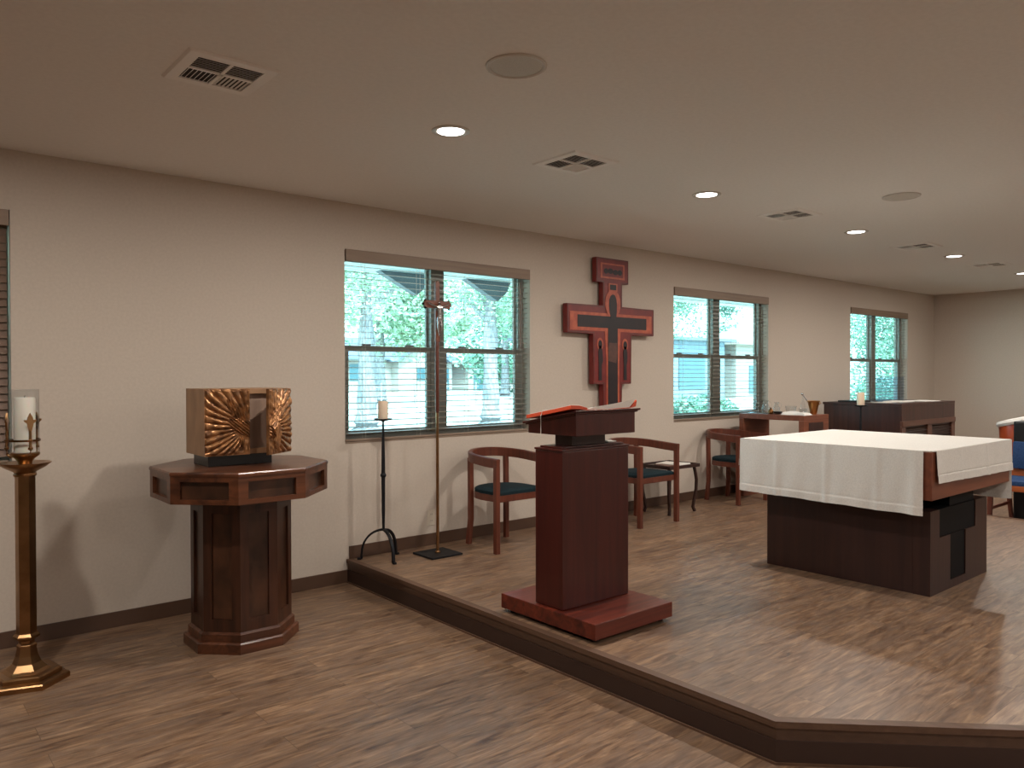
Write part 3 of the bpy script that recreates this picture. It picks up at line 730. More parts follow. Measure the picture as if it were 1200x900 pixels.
# open lectionary
bk = thing('open_book', 'large open book with orange-red cover and white pages on the lectern', 'book', (3.0, 2.97, zs(2.97,.015)))
def pageblock(bm, xs, th0, th1, ya, yb, up):
    t = bmesh.new(); n = len(xs)
    lo = [[t.verts.new((x, y, zs(y, up+l))) for x, l, h in xs] for y in (ya, yb)]
    hi = [[t.verts.new((x, y, zs(y, up+h))) for x, l, h in xs] for y in (ya, yb)]
    for i in range(n-1):
        t.faces.new((lo[0][i], lo[1][i], lo[1][i+1], lo[0][i+1])); t.faces.new((hi[0][i], hi[0][i+1], hi[1][i+1], hi[1][i]))
        t.faces.new((lo[0][i], lo[0][i+1], hi[0][i+1], hi[0][i])); t.faces.new((lo[1][i], hi[1][i], hi[1][i+1], lo[1][i+1]))
    for i in (0, n-1): t.faces.new((lo[0][i], hi[0][i], hi[1][i], lo[1][i]))
    merge(bm, t)
# covers: left resting, right lifted slightly
ya, yb = 2.79, 3.12
b = BM(); pageblock(b, [(2.735,.012,.030),(2.80,.009,.027),(2.855,.001,.014)], 0, 0, ya-.006, yb+.006, .014)
pageblock(b, [(2.862,.001,.004),(3.00,.001,.004),(3.19,.004,.008),(3.232,.012,.040),(3.238,.036,.046)], 0, 0, ya-.006, yb+.006, .014)
pageblock(b, [(2.8555,.001,.006),(2.8615,.001,.006)], 0, 0, ya-.006, yb+.006, .0145)
obj('cover', b, M['book_red'], bk)
b = BM(); pageblock(b, [(2.742,.0305,.033),(2.80,.0275,.032),(2.852,.0145,.018)], 0, 0, ya, yb, .014)
obj('page_block', b, M['paper'], bk)
b = BM(); pageblock(b, [(2.866,.0045,.010),(2.92,.0045,.020),(3.00,.0045,.026),(3.10,.0065,.036),(3.185,.0085,.046),(3.228,.0405,.048)], 0, 0, ya, yb, .014)
obj('page_block', b, M['paper'], bk)
b = BM(); pts = [(2.88, 2.86, zs(2.86,.034)), (2.80, 2.98, zs(2.98,.050)), (2.738, 3.0, zs(3.0,.049)), (2.728, 3.002, zs(3.0,.02)), (2.730, 3.004, 1.20), (2.731, 3.006, 1.165)]
tube(b, pts, .0018, 6); obj('ribbon_marker', b, M['paper'], bk)
b = BM(); box(b, 3.17, 3.235, 2.93, 2.99, 1.1145, 1.121, .002); obj('note_card', b, M['paper'], None, label='small white card lying on the right end of the lectern column top', cat='card')

# ---------------------------------------------------------------- altar
al = thing('altar_table', 'large square wooden altar on a dark block base, draped with white cloth', 'altar', (5.295, 2.43, HP))
b = BM()
tx = (4.975, 5.55); txs = (5.14, 5.385)  # T recess on near side: bar and stem
ax0, ax1, ay0, ay1, az = 4.84, 5.75, 1.89, 2.97, .671
d = .10; zbar = .50; zst = .215
box(b, ax0, ax1, ay0+d, ay1, HP, az, .003)
board(b, [(ax0,HP),(ax1,HP),(ax1,az),(tx[1],az),(tx[1],zbar),(txs[1],zbar),(txs[1],zst),(txs[0],zst),(txs[0],zbar),(tx[0],zbar),(tx[0],az),(ax0,az)], ay0, ay0+d-.0005)
obj('base_block', b, M['altar_base'], al)
b = BM()
board(b, [(txs[0]+.002,zst+.002),(txs[1]-.002,zst+.002),(txs[1]-.002,zbar),(txs[0]+.002,zbar)], ay0+.006, ay0+d-.001)
board(b, [(tx[0]+.002,zbar+.002),(tx[1]-.002,zbar+.002),(tx[1]-.002,az),(tx[0]+.002,az)], ay0+.006, ay0+d-.001)
box(b, tx[0]+.18, tx[1]-.002, ay0+.012, ay1-.012, az+.0005, .7635, .002)
obj('tau_insert', b, M['ebony'], al)
tX0, tX1, tY0, tY1 = 4.665, 5.935, 1.815, 3.055
b = BM(); box(b, tX0, tX1, tY0, tY1, .764, 1.043, .004); obj('tabletop', b, M['altar_top'], al)
# altar cloth: top sheet and four hanging flaps in one mesh
def flap(bm, p0, p1, nrm, z0, zb0, zb1, folds, lift=.0, wr=0.0, seed=0):
    """p0..p1 edge along the top, hangs to zb0..zb1; double sided thin solid"""
    nu, nv = 90, 64; Lh = abs(z0-(zb0+zb1)/2); vh = 1-.052/Lh; P0, P1 = Vector(p0), Vector(p1); nr = Vector(nrm); Lg = (P1-P0).length
    def off(u, v):
        s = u*Lg; o = .004+.006*v
        for fx, amp, wd in folds: o += amp*math.exp(-((s-fx)/wd)**2)*(.4+.6*v)
        o += wr*v*(.5*sin(s*17+seed)+.35*sin(s*41+seed*2+3*v))
        o += .003*v*math.sin(9*s+seed)
        o += -.0022*math.exp(-((v-vh)/(.004/Lh))**2)+(.0012 if v > vh else 0)
        return o
    t = bmesh.new(); A = []; B = []
    for i in range(nu+1):
        u = i/nu; ca = []; cb = []
        for j in range(nv+1):
            v = j/nv; zz = z0+(zb0+(zb1-zb0)*u+.004*sin(u*21+seed)*wr*60-z0)*v
            if j == 0: rn = 0
            p = P0.lerp(P1, u)+nr*off(u, v); zz2 = zz
            ca.append(t.verts.new((p.x, p.y, zz2))); q = p-nr*.002; cb.append(t.verts.new((q.x, q.y, zz2)))
        A.append(ca); B.append(cb)
    for i in range(nu):
        for j in range(nv):
            t.faces.new((A[i][j], A[i+1][j], A[i+1][j+1], A[i][j+1])); t.faces.new((B[i][j], B[i][j+1], B[i+1][j+1], B[i+1][j]))
        t.faces.new((A[i][nv], A[i+1][nv], B[i+1][nv], B[i][nv])); t.faces.new((A[i][0], B[i][0], B[i+1][0], A[i+1][0]))
    for j in range(nv):
        t.faces.new((A[0][j], A[0][j+1], B[0][j+1], B[0][j])); t.faces.new((A[nu][j], B[nu][j], B[nu][j+1], A[nu][j+1]))
    merge(bm, t)
cl = thing('altar_cloth', 'white linen cloth draped over the altar with creases and deep hems', 'cloth', (5.3, 2.43, 1.044))
E0, E1, G0, G1 = tX0-.008, tX1+.008, tY0-.008, tY1+.008
b = BM()
prism(b, [(E0,G0+.055),(E0+.02,G0+.012),(E0+.055,G0),(E1,G0),(E1,G1),(E0,G1)], 1.0445, 1.050, 0, .002)
obj('top_sheet', b, M['linen'], cl, False)
folds = [(.28,.012,.02),(.62,.014,.018),(.94,.010,.022),(1.16,.012,.03)]
b = BM(); flap(b, (E0,G1,0), (E0,G0+.05,0), (-1,0,0), 1.048, .690, .674, folds, wr=.008, seed=1); obj('long_drop', b, M['linen'], cl, True)
b = BM(); flap(b, (E0+.045,G0,0), (E1,G0,0), (0,-1,0), 1.048, .862, .842, [(.35,.008,.02),(.78,.012,.014)], wr=.006, seed=2); obj('side_drop', b, M['linen'], cl, True)
b = BM(); flap(b, (E1,G0,0), (E1,G1,0), (1,0,0), 1.048, .645, .66, folds, wr=.012, seed=3); obj('long_drop', b, M['linen'], cl, True)
b = BM(); flap(b, (E1,G1,0), (E0,G1,0), (0,1,0), 1.048, .85, .86, [(.4,.01,.02)], wr=.008, seed=4); obj('side_drop', b, M['linen'], cl, True)
# hems: thin doubled bands near the bottom
for nm, p0, p1, nr, za, zc_, fo, w, s in (('hem', (E0,G1,0), (E0,G0+.05,0), (-1,0,0), .690, .674, folds, .008, 1), ('hem', (E0+.045,G0,0), (E1,G0,0), (0,-1,0), .862, .842, [(.35,.008,.02),(.78,.012,.014)], .006, 2)):
    pass

# ---------------------------------------------------------------- wall cross
CX = 5.383
wc = thing('wall_crucifix_icon', 'large red painted icon cross with dark figures hanging between two windows', 'cross', (CX, 4.95, 1.12))
yb_, yf = 4.975, 4.920
def cross_pts(g=0.0):
    P = [(-.128,1.12),(.128,1.12),(.128,1.405),(.262,1.405),(.262,1.870),(.597,1.870),(.597,2.130),(.128,2.130),(.128,2.350),(.222,2.350),(.222,2.577),(-.222,2.577),(-.222,2.350),(-.128,2.350),(-.128,2.130),(-.597,2.130),(-.597,1.870),(-.262,1.870),(-.262,1.405),(-.128,1.405)]
    if not g: return [(CX+x, z) for x, z in P]
    n = len(P); out = []
    for i in range(n):
        p0, p1, p2 = Vector(P[i-1]), Vector(P[i]), Vector(P[(i+1)%n])
        d1 = (p1-p0).normalized(); d2 = (p2-p1).normalized()
        n1 = Vector((-d1.y, d1.x)); n2 = Vector((-d2.y, d2.x)); q = p1+(n1+n2)*g; out.append((CX+q.x, q.y))
    return out
b = BM(); board(b, cross_pts(), yf, yb_, 0, .003)
obj('cross_board', b, M['red_paint'], wc)
b = BM(); board(b, [(CX-.06,1.5),(CX+.06,1.5),(CX+.06,2.3),(CX-.06,2.3)], yb_, YW); obj('hanging_batten', b, M['altar_base'], wc)
def panel(name, pts, m, lvl, curve=False):
    b = BM(); board(b, [(CX+x, z) for x, z in pts], yf-.0015*lvl-.001, yf-.0005 if lvl == 1 else yf-.0015*(lvl-1)-.0008); return obj(name, b, m, wc)
def rect(x0, x1, z0, z1): return [(x0,z0),(x1,z0),(x1,z1),(x0,z1)]
def ell(cx, cz, a, h, n=28): return [(cx+a*cos(2*pi*i/n), cz+h*sin(2*pi*i/n)) for i in range(n)]
# outer edge line in lighter red
o1 = cross_pts(.006); o2 = cross_pts(.012)
b = BM(); n = len(o1)
for i in range(n): board(b, [o1[i], o1[(i+1)%n], o2[(i+1)%n], o2[i]], yf-.0018, yf-.0002)
obj('edge_line', b, M['brown_paint'], wc)
panel('orange_border', [(-.088,1.135),(.088,1.135),(.088,1.62),(.108,1.895),(.560,1.895),(.560,2.062),(.10,2.062),(-.10,2.062),(-.560,2.062),(-.560,1.895),(-.108,1.895),(-.088,1.62)], M['orange_paint'], 1)
panel('halo', ell(0, 2.155, .105, .135), M['orange_paint'], 2)
panel('dark_field', [(-.468,1.925),(-.068,1.925),(-.068,1.12+.02),(.066,1.12+.02),(.066,1.925),(.480,1.925),(.480,2.035),(-.468,2.035)], M['dark_paint'], 2)
panel('dark_figure', [(-.03,2.02),(.045,2.02),(.052,2.08),(.054,2.15),(.046,2.20),(.026,2.236),(-.004,2.244),(-.034,2.228),(-.052,2.19),(-.056,2.14),(-.046,2.07)], M['dark_paint'], 3)
panel('robe', [(-.066,1.62),(.045,1.60),(.06,1.70),(.055,1.79),(-.055,1.79),(-.07,1.72)], M['brown_paint'], 3)
panel('tablet_border', rect(-.165,.165,2.388,2.530), M['orange_paint'], 1)
panel('tablet_field', rect(-.140,.140,2.405,2.515), M['red_paint'], 2)
for q in ((-.095,2.455,.03),(-.035,2.458,.038),(.035,2.45,.036),(.095,2.452,.032)): panel('tablet_mark', ell(q[0], q[1], q[2], .026, 14), M['dark_paint'], 3)
panel('name_plate', rect(-.06,.06,2.272,2.345), M['orange_paint'], 3)
panel('name_field', rect(-.042,.042,2.284,2.333), M['dark_paint'], 4)
for s in (-1, 1):
    x = s*.172
    panel('small_halo', ell(x, 1.775, .042, .058), M['orange_paint'], 1)
    panel('side_figure', ell(x, 1.77, .026, .040), M['dark_paint'], 2)
    panel('side_figure', [(x-.022,1.44),(x+.022,1.44),(x+.02,1.58),(x+.036 if s < 0 else x+.03,1.62),(x+.03,1.70),(x+.014,1.76),(x-.014,1.76),(x-.028,1.70),(x-.02,1.58)], M['dark_paint'], 2)

# ---------------------------------------------------------------- outlet
b = BM(); box(b, 3.348, 3.418, YW-.006, YW, .32, .44, .003); ou = obj('wall_outlet', b, M['outlet'], None, label='ivory electrical outlet plate low on the wall behind the crucifix pole', cat='outlet')
b = BM()
for z in (.355, .405): box(b, 3.368, 3.398, YW-.0078, YW-.006, z-.014, z+.014, .002)
obj('socket', b, M['outlet'], ou)
b = BM()
for z in (.355, .405):
    for dx in (-.006, .006): box(b, 3.383+dx-.001, 3.383+dx+.001, YW-.0084, YW-.0078, z-.005, z+.006, 0)
obj('slots', b, M['black'], ou)

# ---------------------------------------------------------------- credence table and vessels
kx0, kx1, ky0, ky1, kz = 7.33, 7.84, 4.085, 4.84, 1.068
cr = thing('credence_table', 'reddish wooden waterfall table with open middle, holding glass vessels by the window', 'table', (7.585, 4.46, HP))
b = BM(); box(b, kx0, kx1, ky0, ky1, kz-.055, kz, .003); obj('tabletop', b, M['altar_top'], cr)
for a in ((ky0, ky0+.055), (ky1-.055, ky1)):
    b = BM(); box(b, kx0, kx1, a[0], a[1], HP, kz-.0555, .003); obj('end_panel', b, M['altar_top'], cr)
b = BM(); box(b, kx0+.10, kx1-.12, ky0-.004, ky0-.0005, kz-.27, kz-.075, .001); obj('dark_reflection', b, M['altar_base'], cr)  # dark reflection on the end panel, modelled as a thin dark plate
def vessel(name, prof, x, y, m, lab, cat, n=24, smooth=True, z=None):
    b = BM(); lathe(b, [(r, (z or kz+.001)+h) for r, h in prof], (x, y), n); return obj(name, b, m, None, smooth, label=lab, cat=cat)
# silver tray
b = BM(); box(b, 7.40, 7.66, 4.50, 4.80, kz+.0006, kz+.007, .002); obj('tray', b, M['silver'], None, label='flat silver tray under the glass jugs on the far end of the wooden table', cat='tray')
def jug(x, y, h, r, lab):
    j = thing('glass_cruet', lab, 'cruet', (x, y, kz+.0075), 'small glass jugs on the wooden table')
    z = kz+.0075
    b = BM(); lathe(b, [(r*.7,z),(r,z+.02*h/.12),(r*1.05,z+.4*h),(r*.62,z+.75*h),(r*.55,z+.85*h),(r*.8,z+h),(r*.74,z+h),(r*.48,z+.86*h),(r*.55,z+.74*h),(r*.95,z+.4*h),(r*.9,z+.03*h),(0,z+.03*h)], (x, y), 24); obj('body', b, M['glass'], j, True)
    b = BM(); tube(b, [(x, y-r*.6, z+h*.93),(x, y-r*1.6, z+h*.85),(x, y-r*1.75, z+h*.6),(x, y-r*1.05, z+h*.4)], .004, 8); obj('handle', b, M['glass'], j, True)
jug(7.46, 4.73, .125, .036, 'leftmost glass cruet on the silver tray'); jug(7.50, 4.62, .135, .040, 'taller glass cruet in the middle of the silver tray'); jug(7.58, 4.54, .115, .034, 'glass cruet on the near end of the silver tray')
def bowl(name, x, y, r, h, lab):
    b = BM(); z = kz+.001
    lathe(b, [(r*.45,z),(r*.4,z+.006),(r*.8,z+h*.35),(r,z+h),(r*.96,z+h),(r*.75,z+h*.38),(0,z+h*.12)], (x, y), 28); obj(name, b, M['glass'], None, True, label=lab, cat='bowl')
bowl('glass_bowl', 7.56, 4.36, .06, .085, 'clear glass bowl between the cruets and the white towel')
bowl('glass_bowl', 7.63, 4.26, .045, .06, 'small glass bowl just left of the bottle and white towel')
vessel('dark_dish', [(.02,0),(.04,.01),(.045,.028),(.04,.03),(.0,.03)], 7.44, 4.44, M['black'], 'small black dish in front of the glass bowl on the wooden table', 'dish')
vessel('lidded_pot', [(.018,0),(.028,.008),(.03,.03),(.02,.05),(.008,.058),(.006,.07),(0,.072)], 7.40, 4.50, M['brass_dark'], 'tiny dark lidded pot beside the tray on the wooden table', 'pot')
vessel('glass_bottle', [(.022,0),(.026,.01),(.026,.10),(.012,.135),(.010,.19),(.013,.195),(.013,.205),(0,.205)], 7.70, 4.30, M['glass'], 'tall slim clear glass bottle left of the gold bucket', 'bottle')
# towel
b = BM(); t2 = bmesh.new(); nu, nv = 24, 14; g = []
for i in range(nu+1):
    col = []
    for j in range(nv+1):
        u, v = i/nu, j/nv; e = (max(0, 1-(2*u-1)**4)*max(0, 1-(2*v-1)**4))**.5
        z = kz+.003+.036*e*(.75+.25*sin(7*u+3*v)+.12*sin(19*u*v+4)); col.append(t2.verts.new((7.36+.15*v+.02*sin(5*u), 4.09+.26*u+.01*sin(6*v), z)))
    g.append(col)
for i in range(nu):
    for j in range(nv): t2.faces.new((g[i][j], g[i+1][j], g[i+1][j+1], g[i][j+1]))
base = [t2.verts.new((v.co.x, v.co.y, kz+.001)) for v in [g[i][0] for i in range(nu+1)]]
r2 = [t2.verts.new((v.co.x, v.co.y, kz+.001)) for v in [g[i][nv] for i in range(nu+1)]]
for i in range(nu):
    t2.faces.new((base[i], base[i+1], g[i+1][0], g[i][0])); t2.faces.new((r2[i+1], r2[i], g[i][nv], g[i+1][nv])); t2.faces.new((base[i], r2[i], r2[i+1], base[i+1]))
t2.faces.new([base[0]]+[g[0][j] for j in range(nv+1)]+[r2[0]]); t2.faces.new([r2[nu]]+[g[nu][j] for j in range(nv, -1, -1)]+[base[nu]])
merge(b, t2); obj('folded_towel', b, M['linen'], None, True, label='rumpled white towel lying on the near end of the wooden table', cat='towel')
# bucket with sprinkler
bu = thing('holy_water_bucket', 'small gold metal bucket with flared rim at the near end of the wooden table', 'bucket', (7.68, 4.17, kz+.001))
z = kz+.001
b = BM(); lathe(b, [(.030,z),(.034,z+.006),(.046,z+.07),(.058,z+.125),(.070,z+.14),(.068,z+.143),(.054,z+.126),(.042,z+.07),(.028,z+.01),(0,z+.01)], (7.68, 4.17), 28); obj('bucket_body', b, M['gold'], bu, True)
b = BM(); tube(b, [(7.68, 4.17-.068, z+.14), (7.68, 4.17-.085, z+.12), (7.68, 4.17-.06, z+.105)], .004, 8); obj('lug', b, M['gold'], bu, True)
b = BM(); tube(b, [(7.69, 4.16, z+.03), (7.665, 4.235, z+.145), (7.65, 4.275, z+.205)], .005, 8); lathe(b, [(0,z+.198),(.011,z+.205),(.013,z+.212),(.010,z+.222),(0,z+.226)], (7.648, 4.279), 12)
obj('sprinkler', b, M['silver'], None, True, label='thin silver sprinkler leaning in the gold bucket', cat='sprinkler')

# ---------------------------------------------------------------- dark cabinet
gx0, gx1, gy0, gy1, gz = 8.94, 10.45, 3.80, 4.72, 1.158
gc = thing('organ_cabinet', 'long dark wooden cabinet with louvered panels and papers on top, behind the altar', 'cabinet', (9.7, 4.26, 0))
b = BM(); box(b, gx0, gx1, gy0+.02, gy1, 0, gz-.03, .003); obj('body', b, M['cabinet'], gc)
b = BM(); box(b, gx0-.01, gx1+.01, gy0, gy1+.01, gz-.03, gz, .004); obj('top_board', b, M['cabinet'], gc)
b = BM(); box(b, gx0, gx1, gy0, gy0+.02, gz-.20, gz-.031, .002); obj('upper_board', b, M['cabinet'], gc)
b = BM(); box(b, gx0, gx1, gy0-.012, gy0+.02, gz-.26, gz-.201, .003)
for xa in (gx0, 9.64, gx1-.10): box(b, xa, xa+(.10 if xa != 9.64 else .12), gy0-.004, gy0+.0195, .08, gz-.261, .003)
box(b, gx0+.1005, gx1-.1005, gy0-.004, gy0+.0195, .08, .16, .003)
obj('face_frame', b, M['cabinet_rail'], gc)
for xa, xb in ((gx0+.101, 9.639), (9.761, gx1-.101)):
    b = BM(); z = .17
    while z < gz-.27:
        T = Matrix.Translation((0, gy0+.010, z)) @ Matrix.Rotation(R(35), 4, 'X'); box(b, xa, xb, -.008, .008, -.003, .003, 0, mat4=T); z += .035
    obj('louver_panel', b, M['altar_base'], gc)
b = BM(); box(b, 9.45, 10.22, 4.32, 4.326, gz+.001, gz+.30, .002); obj('acrylic_panel', b, M['acrylic'], None, label='clear bluish acrylic panel standing on the dark cabinet', cat='panel')
def sheet(name, x, y, w, d, rz, m, lab, cat, h=.004, tilt=0):
    b = BM(); T = Matrix.Translation((x, y, gz+.001)) @ Matrix.Rotation(R(rz), 4, 'Z') @ Matrix.Rotation(R(tilt), 4, 'X'); box(b, -w/2, w/2, 0, d, 0, h, .001, mat4=T); obj(name, b, m, None, label=lab, cat=cat)
sheet('sheet_music', 9.50, 3.95, .34, .24, 4, M['paper'], 'white sheets of paper in the middle of the dark cabinet top', 'paper', .012)
sheet('open_folder', 9.95, 3.86, .36, .26, -6, M['paper'], 'white open folder near the right end of the dark cabinet top', 'folder', .008)
sheet('dark_folder', 9.12, 4.30, .30, .26, 3, M['black'], 'flat black folder on the cabinet top next to the far candle', 'folder', .02)
sheet('grey_sheet', 9.15, 3.98, .28, .22, 0, M['grille'], 'grey sheet of paper at the left front of the dark cabinet top', 'paper', .004)

# ---------------------------------------------------------------- blue chair beyond platform
bc = thing('upholstered_chair', 'orange-brown wooden chair with blue padded back and seat at right edge, behind the altar', 'chair', (8.6, 2.43, 0))
yl0, yl1 = 2.13, 2.73
b = BM(); box(b, 8.33, 8.84, yl0+.05, yl1-.05, .43, .475, .012); obj('seat', b, M['blue'], bc, True)
b = BM(); 
T = Matrix.Translation((8.82, 0, .545)) @ Matrix.Rotation(R(6), 4, 'Y'); box(b, -.025, .025, yl0+.05, yl1-.06, 0, .27, .014, mat4=T); obj('backrest', b, M['blue'], bc, True)
b = BM(); box(b, 8.335, 8.36, yl0+.045, yl1-.045, .375, .4295, .004); box(b, 8.36, 8.83, yl0+.045, yl0+.07, .38, .4295, .003); box(b, 8.36, 8.83, yl1-.07, yl1-.045, .38, .4295, .003); obj('seat_frame', b, M['orange_wood'], bc)
b = BM(); T = Matrix.Translation((8.862, 0, .43)) @ Matrix.Rotation(R(2), 4, 'Y'); box(b, -.016, .010, yl0+.045, yl1-.045, 0, .11, .004, mat4=T); obj('back_rail', b, M['orange_wood'], bc)
for y in (yl0+.022, yl1-.022):
    b = BM(); sweep(b, [(8.30,y,0),(8.33,y,.25),(8.335,y,.45)], [(-.02,-.02),(.02,-.02),(.02,.02),(-.02,.02)], up=Vector((0,1,0)), scale=[.75,1,1]); obj('leg', b, M['chair'], bc)
    b = BM(); sweep(b, [(8.93,y,0),(8.86,y,.25),(8.84,y,.50),(8.88,y,.80)], [(-.02,-.018),(.02,-.018),(.02,.018),(-.02,.018)], up=Vector((0,1,0)), scale=[.8,1,1,.8]); obj('leg', b, M['chair'], bc)
for ya_ in (yl0+.013, yl1-.032):
    b = BM(); box(b, 8.34, 8.85, ya_, ya_+.019, .18, .21, .003); obj('stretcher', b, M['chair'], bc)

# drum and black case behind
dr = thing('hand_drum', 'orange-brown rounded drum with pale skin on top, at the right edge behind the blue chair', 'drum', (9.55, 2.60, 0))
T = Matrix.Translation((9.55, 2.58, 0)) @ Matrix.Rotation(R(-14), 4, 'X')
b = BM(); lathe(b, [(.15,.02),(.16,.03),(.20,.35),(.235,.62),(.235,.80),(.205,.985)], (0,0), 32); bmesh.ops.transform(b, matrix=T, verts=b.verts[:]); obj('drum_shell', b, M['drum'], dr, True)
b = BM(); lathe(b, [(.20,.9855),(.215,.99),(.222,1.015),(.21,1.04),(.12,1.05),(0,1.052)], (0,0), 32); bmesh.ops.transform(b, matrix=T, verts=b.verts[:]); obj('drum_skin', b, M['drum_skin'], dr, True)
b = BM(); box(b, 9.00, 9.20, 2.42, 2.72, .0, 1.01, .02); obj('black_case', b, M['black'], None, label='tall black case in front of the orange drum at the right edge', cat='case')

# ---------------------------------------------------------------- outdoors
b = BM(); box(b, -60, 140, 5.21, 160, -.5, -.1, 0); obj('lawn', b, M['grass'], kind='structure')
b = BM(); box(b, -60, 80, -60, Y0-.21, -.5, -.1, 0); obj('lawn', b, M['grass'], kind='structure')
def foliage(cx, cy, cz, rx, ry, rz, n, s, m, parent, rnd):
    me = bpy.data.meshes.new('foliage'); V = []; Fc = []; off = origin_of(parent)
    cl = [(rnd.gauss(0,.42), rnd.gauss(0,.42), rnd.gauss(0,.42), rnd.uniform(.18,.38)) for _ in range(26)]
    for i in range(n):
        q = rnd.choice(cl); x, y, z = (q[0]+rnd.gauss(0,q[3]*.6), q[1]+rnd.gauss(0,q[3]*.6), q[2]+rnd.gauss(0,q[3]*.6))
        l = math.sqrt(x*x+y*y+z*z)
        if l > 1: x, y, z = x/l, y/l, z/l
        p = Vector((cx+x*rx, cy+y*ry, cz+z*rz))-off
        a = Vector((rnd.gauss(0,1), rnd.gauss(0,1), rnd.gauss(0,.6))).normalized(); d = a.cross(Vector((rnd.gauss(0,1), rnd.gauss(0,1), rnd.gauss(0,1)))).normalized()
        w = s*rnd.uniform(.6,1.3); k = len(V)
        V += [p-a*w, p+d*w*.45, p+a*w, p-d*w*.45]; Fc.append((k,k+1,k+2,k+3))
    me.from_pydata([tuple(v) for v in V], [], Fc); me.materials.append(m)
    o = bpy.data.objects.new('foliage', me); C.objects.link(o); o.parent = parent; return o
def tree(name, x, y, r, h, crowns, lab, n=2500, s=.22, m='leaf', seed=1, lean=0, grp='trees outside the windows'):
    rnd = random.Random(seed); t = thing(name, lab, 'tree', (x, y, -.1), grp)
    b = BM(); pts = [(x, y, -.1), (x, y, .15), (x+.01, y, .7), (x+lean*.3, y, h*.5), (x+lean, y, h)]
    tube(b, pts, r, 14, [1.75, 1.25, 1.0, .85, .6])
    for k in range(6):
        a = rnd.uniform(0, 2*pi); z = h*rnd.uniform(.55,.95); q = rnd.uniform(1.5,3)
        tube(b, [(x+lean*z/h, y, z), (x+lean+cos(a)*q*.5, y+sin(a)*q*.5, z+.7), (x+lean+cos(a)*q, y+sin(a)*q, z+1.2)], r*.3, 8, [1,.7,.35])
    obj('trunk', b, M['bark'], t, True)
    for (dx, dy, dz, a, c_, d) in crowns: foliage(x+dx, y+dy, dz, a, c_, d, n, s, M[m], t, rnd)
tree('shade_tree', 11.0, 19.5, .30, 4.6, [(-1.0,0,4.6,3.1,3,2.2)], 'big tree with pale trunk seen through the left pane of the large window', 15000, .062, 'leaf', 3)
tree('shade_tree', 15.27, 19.17, .29, 5.2, [(1.1,0,4.9,2.9,3,2.1)], 'big tree with pale trunk seen through the right pane of the large window', 15000, .062, 'leaf', 4)
tree('shade_tree', 17.0, 13.6, .22, 4.6, [(.9,.2,3.75,2.7,2.0,1.25)], 'leafy tree with hanging branches over the top of the middle window', 7500, .055, 'leaf_dark', 5)
tree('shade_tree', 22.6, 9.3, .09, 3.6, [(-.6,0,2.9,2.6,1.7,2.1)], 'dense green tree filling the farthest window', 15000, .055, 'leaf_dark', 6)
tree('shade_tree', 22.0, 37.5, .35, 6, [(0,0,6.3,6.5,5,4.2)], 'distant green tree behind the left trunk', 8000, .2, 'leaf', 7)
tree('shade_tree', 36, 43.5, .35, 6, [(0,0,5.4,5.5,4,4.6)], 'distant green tree right of the right-hand trunk', 7000, .2, 'leaf_dark', 8)
def bush(x, y, r, h, lab, n, seed, s=.08, name='shrub'):
    rnd = random.Random(seed); t = thing(name, lab, 'bush', (x, y, -.1), 'bushes outside the windows')
    b = BM()
    for k in range(6):
        a = k*pi/3; tube(b, [(x, y, -.1), (x+cos(a)*r*.3, y+sin(a)*r*.3, h*.4), (x+cos(a)*r*.6, y+sin(a)*r*.6, h*.8)], .02, 6, [1,.7,.4])
    obj('stems', b, M['bark'], t, True); foliage(x, y, h*.5, r, r, h*.55, n, s, M['leaf_dark'], t, rnd)
bush(16.6, 12.2, 1.0, .95, 'leafy bush at the lower left of the middle window', 2600, 11)
bush(27.2, 11.6, 2.2, 1.6, 'large bush low in the farthest window', 5000, 12, .09)
bush(44.5, 53.5, 4.0, 4.4, 'tall hedge between the beige house and the right-hand trunk', 4200, 13, .28)
bush(54.5, 51.0, 4.0, 3.6, 'far hedge right of the right-hand trunk', 3600, 14, .28)
# beige house
def house(name, lab, x0, x1, y0, y1, h, rh, wins, wm, rm, gable=None):
    t = thing(name, lab, 'building', ((x0+x1)/2, (y0+y1)/2, -.1), 'buildings across the lawn')
    b = BM(); box(b, x0, x1, y0, y1, -.1, h, 0); obj('walls', b, wm, t)
    b = BM(); box(b, x0-.5, x1+.5, y0-.6, y1+.6, h, h+.18, 0)
    yy = (y0+y1)/2; t2 = bmesh.new(); vv = [t2.verts.new(p) for p in ((x0-.5,y0-.6,h+.18),(x1+.5,y0-.6,h+.18),(x1+.5,y1+.6,h+.18),(x0-.5,y1+.6,h+.18),(x0+1,yy,h+rh),(x1-1,yy,h+rh))]
    for f in ((0,1,5,4),(2,3,4,5),(0,4,3),(1,2,5),(3,2,1,0)): t2.faces.new([vv[i] for i in f])
    merge(b, t2); obj('roof', b, rm, t)
    if gable:
        gx, gw, gh = gable; b = BM(); board(b, [(gx-gw,-.1),(gx+gw,-.1),(gx+gw,h),(gx,h+gh),(gx-gw,h)], y0-1.2, y0-.01); obj('gable_wall', b, wm, t)
        b = BM()
        for s in (-1, 1): board(b, [(gx+s*(gw+.5),h-.25),(gx+s*(gw+.5),h+.02),(gx,h+gh+.35),(gx,h+gh+.05)], y0-1.7, y0+2.6)
        obj('gable_roof', b, rm, t)
    for wx, wy, ww, wh, dy in wins:
        b = BM(); box(b, wx-ww/2, wx+ww/2, y0-dy-.06, y0-dy-.005, wy, wy+wh, 0); obj('window', b, M['house_glass'], t)
    return t
